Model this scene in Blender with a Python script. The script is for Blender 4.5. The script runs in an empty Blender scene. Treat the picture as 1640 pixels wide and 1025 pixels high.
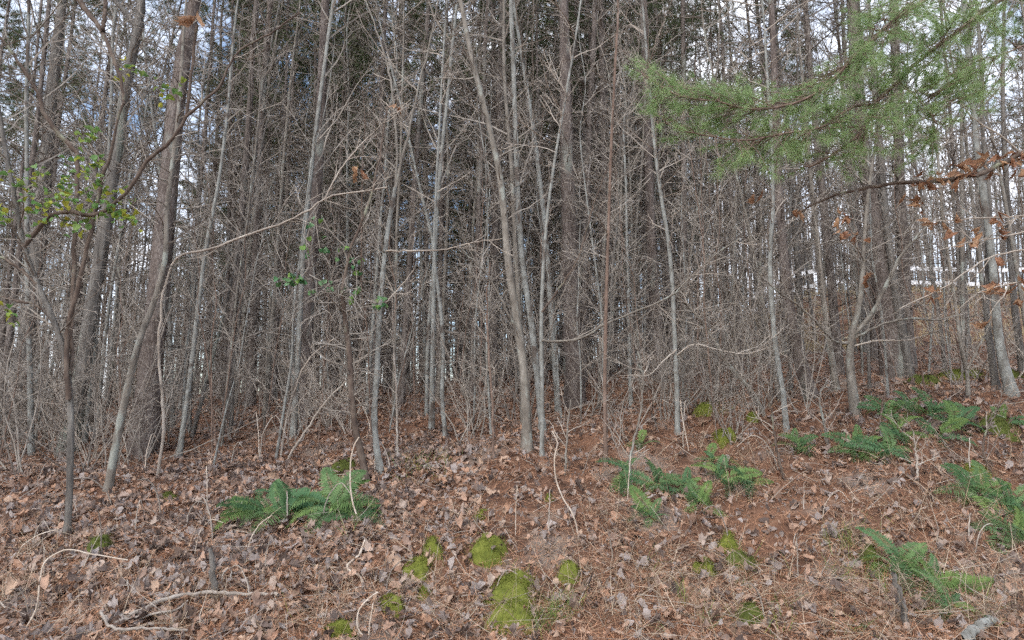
import bpy, math, random
import numpy as np
from mathutils import Vector, Matrix

R = random.Random(11)
G = np.random.default_rng(11)
S = bpy.context.scene
C = S.collection

# ------------------------------------------------------------------ camera, sky, sun, exposure
CAM = np.array([0.0, 0.0, 1.6])
PITCH = math.radians(8.0)
F = 1640 * 24.0 / 36.0
cam = bpy.data.cameras.new('camera')
cam.lens = 24.0; cam.sensor_width = 36.0; cam.clip_start = 0.05; cam.clip_end = 3000
camo = bpy.data.objects.new('camera', cam); C.objects.link(camo)
camo.location = CAM; camo.rotation_euler = (math.radians(90) + PITCH, 0, 0)
S.camera = camo

SUN_EL, SUN_AZ = math.radians(42), math.radians(205)      # behind the camera, a little to the left
W = bpy.data.worlds.new('World'); S.world = W; W.use_nodes = True
nt = W.node_tree; nt.nodes.clear()
wout = nt.nodes.new('ShaderNodeOutputWorld'); bg = nt.nodes.new('ShaderNodeBackground')
sky = nt.nodes.new('ShaderNodeTexSky'); sky.sky_type = 'NISHITA'; sky.sun_disc = False
sky.sun_elevation = SUN_EL; sky.sun_rotation = SUN_AZ; sky.air_density = 1.0; sky.dust_density = 1.2
tc = nt.nodes.new('ShaderNodeTexCoord'); mp = nt.nodes.new('ShaderNodeMapping')
mp.inputs['Scale'].default_value = (1.0, 1.0, 2.0); mp.inputs['Location'].default_value = (0.35, 0.1, 0.2)
nz = nt.nodes.new('ShaderNodeTexNoise'); nz.inputs['Scale'].default_value = 2.6
nz.inputs['Detail'].default_value = 6; nz.inputs['Roughness'].default_value = 0.58
cr = nt.nodes.new('ShaderNodeValToRGB')
cr.color_ramp.elements[0].position = 0.38; cr.color_ramp.elements[1].position = 0.62
mx = nt.nodes.new('ShaderNodeMix'); mx.data_type = 'RGBA'
nt.links.new(tc.outputs['Generated'], mp.inputs['Vector']); nt.links.new(mp.outputs['Vector'], nz.inputs['Vector'])
nt.links.new(nz.outputs['Fac'], cr.inputs['Fac']); nt.links.new(cr.outputs['Color'], mx.inputs['Factor'])
nt.links.new(sky.outputs['Color'], mx.inputs[6]); mx.inputs[7].default_value = (6.6, 6.8, 7.4, 1)
nt.links.new(mx.outputs[2], bg.inputs['Color']); bg.inputs['Strength'].default_value = 0.125
nt.links.new(bg.outputs['Background'], wout.inputs['Surface'])

sl = bpy.data.lights.new('sun', 'SUN'); sl.energy = 0.9; sl.angle = math.radians(25); sl.color = (1.0, 0.96, 0.9)
slo = bpy.data.objects.new('sun', sl); C.objects.link(slo)
# sky sun_rotation is measured clockwise from +Y
sd = Vector((math.sin(SUN_AZ) * math.cos(SUN_EL), math.cos(SUN_AZ) * math.cos(SUN_EL), math.sin(SUN_EL)))
slo.rotation_euler = sd.to_track_quat('Z', 'Y').to_euler(); slo.location = (0, -6, 20)

S.view_settings.view_transform = 'Standard'; S.view_settings.look = 'None'
S.view_settings.gamma = 1.0; S.view_settings.use_curve_mapping = False
S.view_settings.exposure = 1.22
S.cycles.max_bounces = 4; S.cycles.diffuse_bounces = 2; S.cycles.glossy_bounces = 1
S.cycles.transmission_bounces = 2; S.cycles.transparent_max_bounces = 4
S.cycles.use_denoising = False
S.cycles.use_adaptive_sampling = True; S.cycles.adaptive_threshold = .05; S.cycles.adaptive_min_samples = 16
S.render.film_transparent = False

# ------------------------------------------------------------------ picture to place
cp, sp = math.cos(PITCH), math.sin(PITCH)
def ray(px, py):
    u = (px - 820.0) / F; v = (512.5 - py) / F
    return np.array([u, cp - v * sp, sp + v * cp])
def at(px, py, D):                      # the point at forward distance D metres
    d = ray(px, py); return CAM + d * (D / d[1])

# ------------------------------------------------------------------ ground shape
_t = np.random.default_rng(5).random((64, 64))
def vnoise(x, y):
    x = np.asarray(x, float); y = np.asarray(y, float)
    xi = np.floor(x).astype(int); yi = np.floor(y).astype(int)
    fx = x - xi; fy = y - yi; fx = fx * fx * (3 - 2 * fx); fy = fy * fy * (3 - 2 * fy)
    a = _t[xi % 64, yi % 64]; b = _t[(xi + 1) % 64, yi % 64]; c = _t[xi % 64, (yi + 1) % 64]; d = _t[(xi + 1) % 64, (yi + 1) % 64]
    return (a * (1 - fx) + b * fx) * (1 - fy) + (c * (1 - fx) + d * fx) * fy - 0.5
_py = np.array([-400, -20, 0, 2.6, 4.2, 6, 7.5, 10, 14, 20, 30, 42, 60, 90, 160, 400], float)
_pz = np.array([-.3, -.1, 0, .02, .22, .86, 1.37, 1.79, 2.25, 2.75, 3.2, 3.1, 2.2, -.5, -5, -12], float)
_yy = np.linspace(-420, 420, 8401); _zz = np.interp(_yy, _py, _pz)
_k = np.exp(-0.5 * (np.arange(-14, 15) / 5.0) ** 2); _k /= _k.sum()
_zz = np.convolve(np.pad(_zz, 14, mode='edge'), _k, mode='valid')
def sstep(t):
    t = np.clip(t, 0, 1); return t * t * (3 - 2 * t)
def H(x, y):
    x = np.asarray(x, float); y = np.asarray(y, float)
    z = np.interp(y, _yy, _zz)
    c = np.interp(y, [2, 4.5, 8, 20, 60, 120], [0, .02, .09, .08, .05, 0])
    z = z + c * 14 * np.tanh(x / 14)
    z = z + 3.5 * sstep((y - 17 - .12 * x) / 14) * sstep((x - 6) / 9) * (1 - sstep((y - 60) / 60))   # road bank on the right
    m = sstep((y - 2.5) / 2.0) * (1 - sstep((y - 90) / 60))
    z = z + m * (.22 * vnoise(x * .55 + 7, y * .55) + .12 * vnoise(x * 1.7, y * 1.7 + 3) + .05 * vnoise(x * 4.3, y * 4.3 + 9))
    return z
def slope(x, y):
    e = .12; return (H(x + e, y) - H(x - e, y)) / (2 * e), (H(x, y + e) - H(x, y - e)) / (2 * e)
def gpt(px, py, lift=0.0):              # where the sight line meets the ground
    d = ray(px, py); t = 3.0
    prev = t
    while t < 80:
        p = CAM + d * t
        if p[2] < H(p[0], p[1]): break
        prev = t; t += .05
    a, b = prev, t
    for _ in range(18):
        m = (a + b) / 2; p = CAM + d * m
        if p[2] < H(p[0], p[1]): b = m
        else: a = m
    p = CAM + d * a
    return np.array([p[0], p[1], float(H(p[0], p[1])) + lift])

# ------------------------------------------------------------------ mesh building
class MB:
    def __init__(self): self.v = []; self.f = []; self.n = 0
    def add(self, v, f):
        v = np.asarray(v, float).reshape(-1, 3); f = np.asarray(f, int)
        self.v.append(v); self.f.append(f + self.n); self.n += len(v); return self
    def join(self, o):
        for f in o.f: self.f.append(f + self.n)
        self.v += o.v; self.n += o.n; return self
    def mesh(self, name, mat, smooth=True):
        me = bpy.data.meshes.new(name)
        v = np.concatenate(self.v); me.vertices.add(len(v)); me.vertices.foreach_set('co', v.ravel())
        loops = np.concatenate([f.ravel() for f in self.f])
        tot = np.concatenate([np.full(len(f), f.shape[1]) for f in self.f])
        st = np.concatenate([[0], np.cumsum(tot)[:-1]])
        me.loops.add(len(loops)); me.loops.foreach_set('vertex_index', loops)
        me.polygons.add(len(tot)); me.polygons.foreach_set('loop_start', st); me.polygons.foreach_set('loop_total', tot)
        me.polygons.foreach_set('use_smooth', np.full(len(tot), smooth))
        me.update(calc_edges=True)
        me.materials.append(mat); return me
def obj(name, me, parent=None, loc=None, rot=None, scale=None):
    o = bpy.data.objects.new(name, me); C.objects.link(o)
    if parent is not None: o.parent = parent
    if loc is not None: o.location = [float(q) for q in loc]
    if rot is not None: o.rotation_euler = rot
    if scale is not None: o.scale = scale if hasattr(scale, '__len__') else (scale,) * 3
    return o
def tag(o, label=None, cat=None, group=None, kind=None):
    if label: o['label'] = label
    if cat: o['category'] = cat
    if group: o['group'] = group
    if kind: o['kind'] = kind
    return o
def empty(name, loc, rot=(0, 0, 0), scale=1.0):
    return obj(name, None, None, loc, rot, scale)

def norm(v): return v / np.maximum(np.linalg.norm(v, axis=-1, keepdims=True), 1e-9)
def tubes(mb, P, r0, r1, sides=3, taper=None, cap=False, rough=0.0):
    """P (N,K,3) polylines -> tubes tapering from r0 to r1 (arrays of N)"""
    P = np.asarray(P, float); N, K, _ = P.shape
    if N == 0: return
    T = norm(np.gradient(P, axis=1))
    ref = norm(G.normal(size=(N, 1, 3))); ref = np.repeat(ref, K, 1)
    U = norm(np.cross(T, ref)); V = np.cross(T, U)
    s = np.linspace(0, 1, K)[None, :, None]
    rad = (np.asarray(r0).reshape(-1, 1, 1) * (1 - s) + np.asarray(r1).reshape(-1, 1, 1) * s) if taper is None else np.asarray(taper).reshape(N, K, 1)
    a = np.linspace(0, 2 * np.pi, sides, endpoint=False)
    rr = rad[..., None]
    if rough: rr = rr * (1 + rough * G.normal(size=(N, K, sides, 1)))
    ring = P[:, :, None, :] + rr * (np.cos(a)[None, None, :, None] * U[:, :, None, :] + np.sin(a)[None, None, :, None] * V[:, :, None, :])
    idx = np.arange(N * K * sides).reshape(N, K, sides)
    nx = np.roll(idx, -1, axis=2)
    f = np.stack([idx[:, :-1], nx[:, :-1], nx[:, 1:], idx[:, 1:]], -1).reshape(-1, 4)
    mb.add(ring.reshape(-1, 3), f)
    if cap:
        for n in range(N):
            b = mb.n; mb.add(np.concatenate([ring[n, -1], P[n, -1:] + T[n, -1:] * rad[n, -1] * .3]),
                             [[q, (q + 1) % sides, sides] for q in range(sides)])
def spline(pts, n):
    """smooth curve through control points (rows may carry extra columns)"""
    p = np.asarray(pts, float); m = len(p)
    d = np.concatenate([[0], np.cumsum(np.linalg.norm(np.diff(p[:, :3], axis=0), axis=1))])
    t = np.linspace(0, d[-1], n); out = np.empty((n, p.shape[1]))
    tg = np.gradient(p, d, axis=0) if m > 2 else np.repeat((p[1:] - p[:1]) / d[-1], m, 0)
    k = np.clip(np.searchsorted(d, t, side='right') - 1, 0, m - 2)
    h = (d[k + 1] - d[k])[:, None]; u = ((t - d[k])[:, None]) / h
    out = (2 * u**3 - 3 * u**2 + 1) * p[k] + (u**3 - 2 * u**2 + u) * h * tg[k] + (-2 * u**3 + 3 * u**2) * p[k + 1] + (u**3 - u**2) * h * tg[k + 1]
    return out
def grow(pos, d, L, K, wob=.15, grav=0.0):
    pos = np.asarray(pos, float); N = len(pos); P = np.empty((N, K, 3)); P[:, 0] = pos; d = norm(np.asarray(d, float))
    st = (np.asarray(L) / (K - 1)).reshape(-1, 1)
    for k in range(1, K):
        d = d + wob * G.normal(size=(N, 3)); d[:, 2] += grav; d = norm(d)
        P[:, k] = P[:, k - 1] + d * st
    return P
def sample(P, s):
    """P (N,K,3), s (N,M) -> pos, tangent (N,M,3)"""
    N, K, _ = P.shape; x = np.clip(s, 0, .999) * (K - 1); k = x.astype(int); f = (x - k)[..., None]
    i = np.arange(N)[:, None]; a = P[i, k]; b = P[i, k + 1]
    return a * (1 - f) + b * f, norm(b - a)
def sub(P, m, frac, ang, K, s0=.2, s1=.97, wob=.15, grav=0.0, flat=0.0):
    """m side shoots on each polyline"""
    N = len(P)
    if N == 0: return np.empty((0, K, 3))
    s = G.uniform(s0, s1, (N, m)); pos, tan = sample(P, s)
    rnd = G.normal(size=(N, m, 3)); rnd[..., 2] *= (1 - flat)
    perp = norm(np.cross(tan, np.cross(rnd, tan)))
    a = np.radians(G.normal(ang, 12, (N, m)))[..., None]
    d = np.cos(a) * tan + np.sin(a) * perp
    L = np.linalg.norm(P[:, -1] - P[:, 0], axis=1)[:, None] * frac * (1 - .55 * s) * G.uniform(.5, 1.3, (N, m))
    return grow(pos.reshape(-1, 3), d.reshape(-1, 3), L.ravel(), K, wob, grav)
def lateral(axis, n, s0, s1, len0, len1, elev, K=6, wob=.1, grav=0.0):
    """branches off one axis polyline (K0,3); elev = degrees above the horizontal"""
    s = np.sort(G.uniform(s0, s1, (1, n)), axis=1); pos, tan = sample(axis[None], s); pos = pos[0]
    az = G.uniform(0, 2 * np.pi, n); e = np.radians(G.normal(elev, 10, n))
    d = np.stack([np.cos(az) * np.cos(e), np.sin(az) * np.cos(e), np.sin(e)], -1)
    q = (s[0] - s0) / max(s1 - s0, 1e-6)
    L = (len0 * (1 - q) + len1 * q) * G.uniform(.45, 1.25, n)
    return grow(pos, d, L, K, wob, grav)
def needles(mb, pos, d, n, length, width, spread=.9, droop=0.0):
    """n thin blades at each tuft (pos, d)"""
    N = len(pos)
    dd = norm(np.repeat(d[:, None], n, 1) * (1.15 - spread * .5) + spread * G.normal(size=(N, n, 3)) * .62)
    dd[..., 2] -= droop; dd = norm(dd)
    L = length * G.uniform(.7, 1.15, (N, n, 1))
    b = pos[:, None] + dd * .006; t = b + dd * L
    w = norm(np.cross(dd, G.normal(size=(N, n, 3)))) * width / 2
    v = np.stack([b - w, b + w, t], 2).reshape(-1, 3)
    mb.add(v, np.arange(len(v)).reshape(-1, 3))

# ------------------------------------------------------------------ materials
def mat(name, base, dark=None, light=None, scale=8.0, stretch=(1, 1, 1), rough=.9, bump=.0, vor=0.0, per=None, trans=0.0,
        hue=None, spots=None, bscale=None):
    m = bpy.data.materials.new(name); m.use_nodes = True; t = m.node_tree; N = t.nodes; L = t.links
    b = N['Principled BSDF']; b.inputs['Roughness'].default_value = rough; b.inputs['Specular IOR Level'].default_value = .18
    co = N.new('ShaderNodeTexCoord'); mpn = N.new('ShaderNodeMapping'); mpn.inputs['Scale'].default_value = stretch
    L.new(co.outputs['Object'], mpn.inputs['Vector'])
    oi = N.new('ShaderNodeObjectInfo'); ge = N.new('ShaderNodeNewGeometry')
    if per != 'island':
        ad = N.new('ShaderNodeVectorMath'); ad.operation = 'ADD'
        mu = N.new('ShaderNodeMath'); mu.operation = 'MULTIPLY'; mu.inputs[1].default_value = 37.0
        L.new(oi.outputs['Random'], mu.inputs[0]); L.new(mu.outputs[0], ad.inputs[1]); L.new(mpn.outputs[0], ad.inputs[0]); vec = ad.outputs[0]
    else: vec = mpn.outputs[0]
    n1 = N.new('ShaderNodeTexNoise'); n1.inputs['Scale'].default_value = scale; n1.inputs['Detail'].default_value = 6; n1.inputs['Roughness'].default_value = .62
    L.new(vec, n1.inputs['Vector'])
    rp = N.new('ShaderNodeValToRGB'); e = rp.color_ramp.elements
    e[0].position = .3; e[1].position = .7
    e[0].color = (*(dark or base), 1); e[1].color = (*(light or base), 1)
    if dark and light:
        q = rp.color_ramp.elements.new(.5); q.color = (*base, 1)
    L.new(n1.outputs['Fac'], rp.inputs['Fac']); col = rp.outputs['Color']
    if vor:
        v = N.new('ShaderNodeTexVoronoi'); v.feature = 'DISTANCE_TO_EDGE'; v.inputs['Scale'].default_value = vor
        L.new(vec, v.inputs['Vector'])
        r2 = N.new('ShaderNodeValToRGB'); r2.color_ramp.elements[0].position = 0; r2.color_ramp.elements[1].position = .16
        r2.color_ramp.elements[0].color = (.45, .42, .41, 1); r2.color_ramp.elements[1].color = (1, 1, 1, 1)
        L.new(v.outputs['Distance'], r2.inputs['Fac'])
        mm = N.new('ShaderNodeMix'); mm.data_type = 'RGBA'; mm.blend_type = 'MULTIPLY'; mm.inputs['Factor'].default_value = .85
        L.new(col, mm.inputs[6]); L.new(r2.outputs['Color'], mm.inputs[7]); col = mm.outputs[2]
    if spots:                            # lichen or algae patches: (colour, noise scale, threshold)
        n2 = N.new('ShaderNodeTexNoise'); n2.inputs['Scale'].default_value = spots[1]; n2.inputs['Detail'].default_value = 5
        L.new(vec, n2.inputs['Vector'])
        r3 = N.new('ShaderNodeValToRGB'); r3.color_ramp.elements[0].position = spots[2]; r3.color_ramp.elements[1].position = spots[2] + .08
        L.new(n2.outputs['Fac'], r3.inputs['Fac'])
        m3 = N.new('ShaderNodeMix'); m3.data_type = 'RGBA'; L.new(r3.outputs['Color'], m3.inputs['Factor'])
        L.new(col, m3.inputs[6]); m3.inputs[7].default_value = (*spots[0], 1); col = m3.outputs[2]
    if hue:                              # palette picked at random per leaf / per island / per object
        r4 = N.new('ShaderNodeValToRGB'); r4.color_ramp.interpolation = 'CONSTANT' if per == 'island' else 'LINEAR'
        r4.color_ramp.interpolation = 'CONSTANT'
        el = r4.color_ramp.elements
        while len(el) > 1: el.remove(el[-1])
        el[0].position = 0; el[0].color = (*hue[0], 1)
        for i, h in enumerate(hue[1:], 1):
            x = el.new(i / len(hue)); x.color = (*h, 1)
        L.new(ge.outputs['Random Per Island'] if per == 'island' else oi.outputs['Random'], r4.inputs['Fac'])
        m4 = N.new('ShaderNodeMix'); m4.data_type = 'RGBA'; m4.blend_type = 'MULTIPLY'; m4.inputs['Factor'].default_value = 1
        L.new(col, m4.inputs[6]); L.new(r4.outputs['Color'], m4.inputs[7]); col = m4.outputs[2]
    L.new(col, b.inputs['Base Color'])
    if bump:
        bp = N.new('ShaderNodeBump'); bp.inputs['Strength'].default_value = bump; bp.inputs['Distance'].default_value = bscale or .02
        L.new((v.outputs['Distance'] if vor else n1.outputs['Fac']), bp.inputs['Height']); L.new(bp.outputs['Normal'], b.inputs['Normal'])
    if trans:
        tr = N.new('ShaderNodeBsdfTranslucent'); L.new(col, tr.inputs['Color'])
        ms = N.new('ShaderNodeMixShader'); ms.inputs['Fac'].default_value = trans
        L.new(b.outputs[0], ms.inputs[1]); L.new(tr.outputs[0], ms.inputs[2]); L.new(ms.outputs[0], N['Material Output'].inputs['Surface'])
    return m

M = {}
M['pine_bark'] = mat('pine_bark', (.175, .145, .128), (.095, .075, .066), (.25, .22, .203), 11, (1, 1, .3), bump=.6, vor=34, bscale=.02,
                     spots=((.24, .245, .215), 3.5, .60))
M['pine_bark_far'] = mat('pine_bark_far', (.18, .153, .135), (.105, .087, .077), (.25, .222, .203), 7, (1, 1, .3), bump=.3, vor=13, spots=((.23, .23, .205), 2.5, .60))
M['grey_bark'] = mat('grey_bark', (.20, .178, .15), (.115, .10, .085), (.28, .258, .225), 14, (1, 1, .5), bump=.35, spots=((.29, .30, .265), 9, .57))
M['lichen_bark'] = mat('lichen_bark', (.245, .246, .226), (.138, .13, .113), (.335, .348, .325), 16, (1, 1, .6), bump=.35, spots=((.12, .10, .085), 6, .56))
M['furrow_bark'] = mat('furrow_bark', (.15, .137, .122), (.07, .063, .057), (.235, .222, .2), 16, (1, 1, .16), bump=.9, spots=((.22, .235, .2), 3, .6), bscale=.04)
M['brown_bark'] = mat('brown_bark', (.115, .085, .068), (.06, .045, .038), (.19, .155, .125), 15, (1, 1, .5), bump=.35, spots=((.24, .245, .18), 7, .6))
M['red_bark'] = mat('red_bark', (.18, .125, .097), (.10, .07, .055), (.26, .195, .16), 14, (1, 1, .5), bump=.3)
M['twig'] = mat('twig', (.275, .243, .208), (.17, .147, .125), (.37, .335, .295), 3)
M['dead_twig'] = mat('dead_twig', (.225, .198, .172), (.14, .12, .104), (.31, .28, .248), 3)
M['pale_twig'] = mat('pale_twig', (.36, .31, .26), (.22, .185, .155), (.50, .45, .39), 4)
M['straw_stem'] = mat('straw_stem', (.53, .445, .36), (.36, .29, .23), (.64, .57, .49), 14)
M['needle_far'] = mat('needle_far', (.10, .122, .062), (.06, .075, .04), (.15, .17, .09), 1.3, trans=.25)
M['needle_near'] = mat('needle_near', (.31, .42, .19), (.21, .31, .13), (.41, .52, .25), 5.0, trans=.5, rough=.6)
M['fern'] = mat('fern', (.145, .235, .10), (.085, .16, .068), (.215, .31, .14), 9, trans=.3, rough=.85, hue=[(1, 1, 1), (.72, .85, .95), (1.12, 1.08, .88), (.62, .72, .72), (1.08, 1.08, 1.0), (1.2, 1.12, .85), (.85, .95, 1.0)])
M['moss'] = mat('moss', (.165, .185, .034), (.10, .12, .024), (.235, .245, .055), 22, trans=.2)
M['moss_dull'] = mat('moss_dull', (.105, .125, .03), (.065, .078, .02), (.15, .165, .042), 22, trans=.2)
M['green_leaf'] = mat('green_leaf', (.18, .28, .075), (.12, .215, .06), (.27, .36, .11), 5, trans=.35, rough=.5, hue=[(1, 1, 1), (.75, .95, 1), (1.4, 1.2, .8), (.9, 1, 1.2), (1.9, 1.25, .7)])
M['vine_leaf'] = mat('vine_leaf', (.11, .22, .085), (.07, .16, .065), (.17, .29, .12), 5, trans=.3, rough=.45, hue=[(1, 1, 1), (.8, 1, 1.1), (1.5, 1.3, .8), (1.9, 1.6, 2.1)])
OAK = [(.98, .64, .46), (.70, .48, .37), (.92, .72, .59), (.50, .36, .29), (.74, .62, .56), (1.05, .74, .54), (.34, .25, .21), (.84, .72, .66), (.62, .40, .29), (.82, .61, .50), (.42, .32, .27), (.96, .58, .39), (.66, .55, .50), (.26, .19, .16)]
M['leaf_litter'] = mat('leaf_litter', (.40, .40, .40), (.29, .28, .28), (.50, .50, .50), 24, per='island', hue=OAK, trans=.1, rough=.75)
M['fallen_leaf'] = mat('fallen_leaf', (.42, .42, .42), (.30, .29, .29), (.55, .55, .55), 18, hue=OAK, trans=.1, rough=.7)
M['hung_leaf'] = mat('hung_leaf', (.44, .26, .155), (.28, .15, .09), (.56, .38, .26), 20, trans=.3, rough=.6, hue=[(1, 1, 1), (.8, .7, .7), (1.15, 1.15, 1.1), (.7, .6, .55)])
M['straw'] = mat('straw', (.46, .265, .165), (.32, .175, .10), (.56, .37, .25), 6, per='island', hue=[(1, 1, 1), (.7, .6, .55), (1.15, 1.2, 1.25), (.9, .75, .65)])
M['dry_grass'] = mat('dry_grass', (.48, .385, .285), (.35, .275, .20), (.60, .51, .40), 6, per='island', hue=[(1, 1, 1), (.75, .68, .62), (1.1, 1.1, 1.1), (.55, .5, .45)], trans=.2)
M['green_grass'] = mat('green_grass', (.17, .25, .07), (.12, .19, .05), (.24, .32, .11), 6, per='island', trans=.3, hue=[(1, 1, 1), (.8, .9, 1), (1.5, 1.2, 1)])
M['ground'] = mat('ground', (.14, .074, .047), (.06, .036, .026), (.21, .115, .072), 3.2, bump=.6, bscale=.05, spots=((.20, .155, .125), 1.6, .56))
M['white_paint'] = mat('white_paint', (.84, .84, .84), (.8, .8, .8), (.86, .86, .86), 4, rough=.5)
M['dead_wood'] = mat('dead_wood', (.30, .258, .22), (.18, .15, .125), (.41, .365, .32), 10, (1, 1, .3), bump=.4)
M['tan_grass'] = mat('tan_grass', (.42, .34, .20), (.30, .23, .14), (.52, .44, .28), 6, per='island', hue=[(1, 1, 1), (.8, .75, .7), (1.05, 1.1, 1.1)])

# ------------------------------------------------------------------ the ground sheet
def axis(fine0, fine1, step, far, ratio=1.22):
    c = list(np.arange(fine0, fine1 + 1e-6, step)); s = step; x = c[-1]
    while x < far: s *= ratio; x += s; c.append(x)
    s = step; x = c[0]; pre = []
    while x > -far: s *= ratio; x -= s; pre.append(x)
    return np.array(pre[::-1] + c)
gx, gy = axis(-9, 9, .09, 420), axis(3.2, 14, .08, 420)
X, Y = np.meshgrid(gx, gy, indexing='ij'); Z = H(X, Y)
Z += (.03 * vnoise(X * 13, Y * 13) + .02 * vnoise(X * 29 + 4, Y * 29)) * (np.abs(X) < 20) * (Y < 40) * (Y > 2)
nx_, ny_ = X.shape; ii = np.arange(nx_ * ny_).reshape(nx_, ny_)
gm = MB(); gm.add(np.stack([X, Y, Z], -1), np.stack([ii[:-1, :-1], ii[1:, :-1], ii[1:, 1:], ii[:-1, 1:]], -1).reshape(-1, 4))
ground = tag(obj('ground', gm.mesh('ground', M['ground'])), 'reddish brown leaf-covered earth bank rising into the woods', 'ground', kind='structure')

# ------------------------------------------------------------------ tree kit
def pine_twigs(axis, s0, s1, n, l0, l1, rmul=1.0, third=2):
    mb = MB()
    A = lateral(axis, n, s0, s1, l0, l1, 8, 6, .09, .015)
    tubes(mb, A, np.full(len(A), .0115 * rmul), np.full(len(A), .004 * rmul))
    B = sub(A, 7, .42, 52, 4, .15, .97, .2, -.02, .5)
    tubes(mb, B, np.full(len(B), .0048 * rmul), np.full(len(B), .0022 * rmul))
    if third:
        D_ = sub(B, third, .5, 45, 3, .2, .95, .2)
        tubes(mb, D_, np.full(len(D_), .003 * rmul), np.full(len(D_), .0016 * rmul))
    return mb
def pine_crown(axis, s0, n=54, length=2.4, tuft=9, nl=.15, nw=.0095):
    tw = MB(); nd = MB()
    A = lateral(axis, n, s0, .985, length, .5, 22, 6, .09, .03)
    tubes(tw, A, np.full(len(A), .016), np.full(len(A), .005))
    B = sub(A, 7, .42, 48, 4, .25, .98, .14, .05)
    tubes(tw, B, np.full(len(B), .006), np.full(len(B), .003))
    Cc = sub(B, 2, .6, 42, 3, .3, .95, .14, .05)
    pos = np.concatenate([B[:, -1], B[:, 2], Cc[:, -1], A[:, -1]]); d = np.concatenate([B[:, -1] - B[:, -2], B[:, 2] - B[:, 1], Cc[:, -1] - Cc[:, -2], A[:, -1] - A[:, -2]])
    needles(nd, pos, norm(d), tuft, nl, nw, 1.0)
    return tw, nd

def straight(h, wob, n=14, lean=0.0):
    z = np.linspace(0, h, n); a = G.uniform(0, 6.28)
    w = np.cumsum(G.normal(0, wob, (n, 2)), 0) * np.linspace(0, 1, n)[:, None]
    w += np.outer(z * lean, [math.cos(a), math.sin(a)])
    return np.concatenate([w, z[:, None]], 1)

def pine_proto(h, r, cs):
    ax = straight(h, .045, 16, G.uniform(0, .02)); fine = spline(ax, 36); s = np.linspace(0, 1, 36)
    tp = r * (1 - .82 * s) * (1 + .45 * np.exp(-s * h / .35))
    mb = MB(); tubes(mb, fine[None], None, None, 8, taper=tp[None], rough=.05)
    tr = mb.mesh('trunk', M['pine_bark_far']); out = []
    for n1, rm, third, nc, tf, nl, nw in [(56, 1.2, 2, 26, 6, .17, .014), (50, 1.35, 1, 66, 12, .16, .0115), (44, 1.9, 0, 56, 9, .18, .016)]:   # near, middle, far
        cw, nd = pine_crown(fine, cs, nc, 2.4, tf, nl, nw)
        tw = pine_twigs(fine, .04, cs + .12, n1, 1.0, 1.9, rm, third).join(cw)
        out.append(dict(trunk=tr, twigs=tw.mesh('twigs', M['dead_twig'], False), crown=nd.mesh('crown', M['needle_far'], False), h=h))
    return out
PINES = [pine_proto(h, r, cs) for h, r, cs in [(17, .066, .40), (18, .085, .44), (15, .055, .34), (17, .072, .38), (14, .046, .30), (18, .060, .42)]]

def hardwood_proto(h, r, nb, blen, m, tm, elev=48, s0=.22, wob=.09):
    ax = straight(h, wob, 10, G.uniform(0, .07)); fine = spline(ax, 30); s = np.linspace(0, 1, 30)
    tp = r * (1 - .85 * s) * (1 + .35 * np.exp(-s * h / .2))
    mb = MB(); tubes(mb, fine[None], None, None, 6, taper=tp[None], rough=.06)
    tw = MB()
    A = lateral(fine, nb, s0, .97, blen, .5, elev, 7, .13, .02); tubes(tw, A, np.full(nb, max(.35 * r, .006)), np.full(nb, .0032))
    B = sub(A, 5, .5, 42, 5, .2, .95, .16, .03); tubes(tw, B, np.full(len(B), .0045), np.full(len(B), .0022))
    D_ = sub(B, 2, .55, 42, 4, .2, .95, .18, .03); tubes(tw, D_, np.full(len(D_), .0028), np.full(len(D_), .0015))
    return dict(trunk=mb.mesh('trunk', m), twigs=tw.mesh('twigs', tm, False), h=h)
SAPS = [hardwood_proto(h, r, nb, bl, M[m], M[t], e, s0) for h, r, nb, bl, m, t, e, s0 in [
    (7.5, .025, 22, 1.3, 'grey_bark', 'twig', 45, .2), (6.0, .018, 18, 1.1, 'lichen_bark', 'twig', 50, .25), (9.0, .033, 26, 1.7, 'grey_bark', 'twig', 42, .25),
    (5.0, .014, 18, .9, 'red_bark', 'twig', 40, .15), (8.0, .027, 24, 1.5, 'furrow_bark', 'dead_twig', 38, .2), (10.5, .038, 30, 2.0, 'lichen_bark', 'twig', 45, .3)]]
TALL = [hardwood_proto(h, r, nb, bl, M[m], M[t], 40, .22, .2) for h, r, nb, bl, m, t in [
    (14, .058, 60, 2.8, 'furrow_bark', 'twig'), (12, .046, 54, 2.4, 'grey_bark', 'twig'), (15, .068, 66, 3.0, 'furrow_bark', 'dead_twig')]]

def shrub_proto(n, h, t2=True, mname='twig'):
    tw = MB(); az = G.uniform(0, 6.28, n); e = np.radians(G.uniform(45, 85, n))
    d = np.stack([np.cos(az) * np.cos(e), np.sin(az) * np.cos(e), np.sin(e)], -1)
    A = grow(G.normal(0, .06, (n, 3)) * [1, 1, 0] + [0, 0, -.05], d, h * G.uniform(.6, 1.1, n), 9, .12, -.01)
    tubes(tw, A, np.full(n, .009), np.full(n, .003), 4)
    B = sub(A, 8, .42, 48, 6, .2, .97, .18, .0); tubes(tw, B, np.full(len(B), .0042), np.full(len(B), .002))
    D_ = sub(B, 3, .5, 45, 4, .2, .95, .2); tubes(tw, D_, np.full(len(D_), .0026), np.full(len(D_), .0014))
    return tw.mesh('twigs', M[mname], False)
SHRUBS = [shrub_proto(6, 2.2), shrub_proto(8, 1.6, mname='pale_twig'), shrub_proto(5, 3.0), shrub_proto(7, 2.0, mname='dead_twig'), shrub_proto(4, 1.3, mname='pale_twig')]

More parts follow.
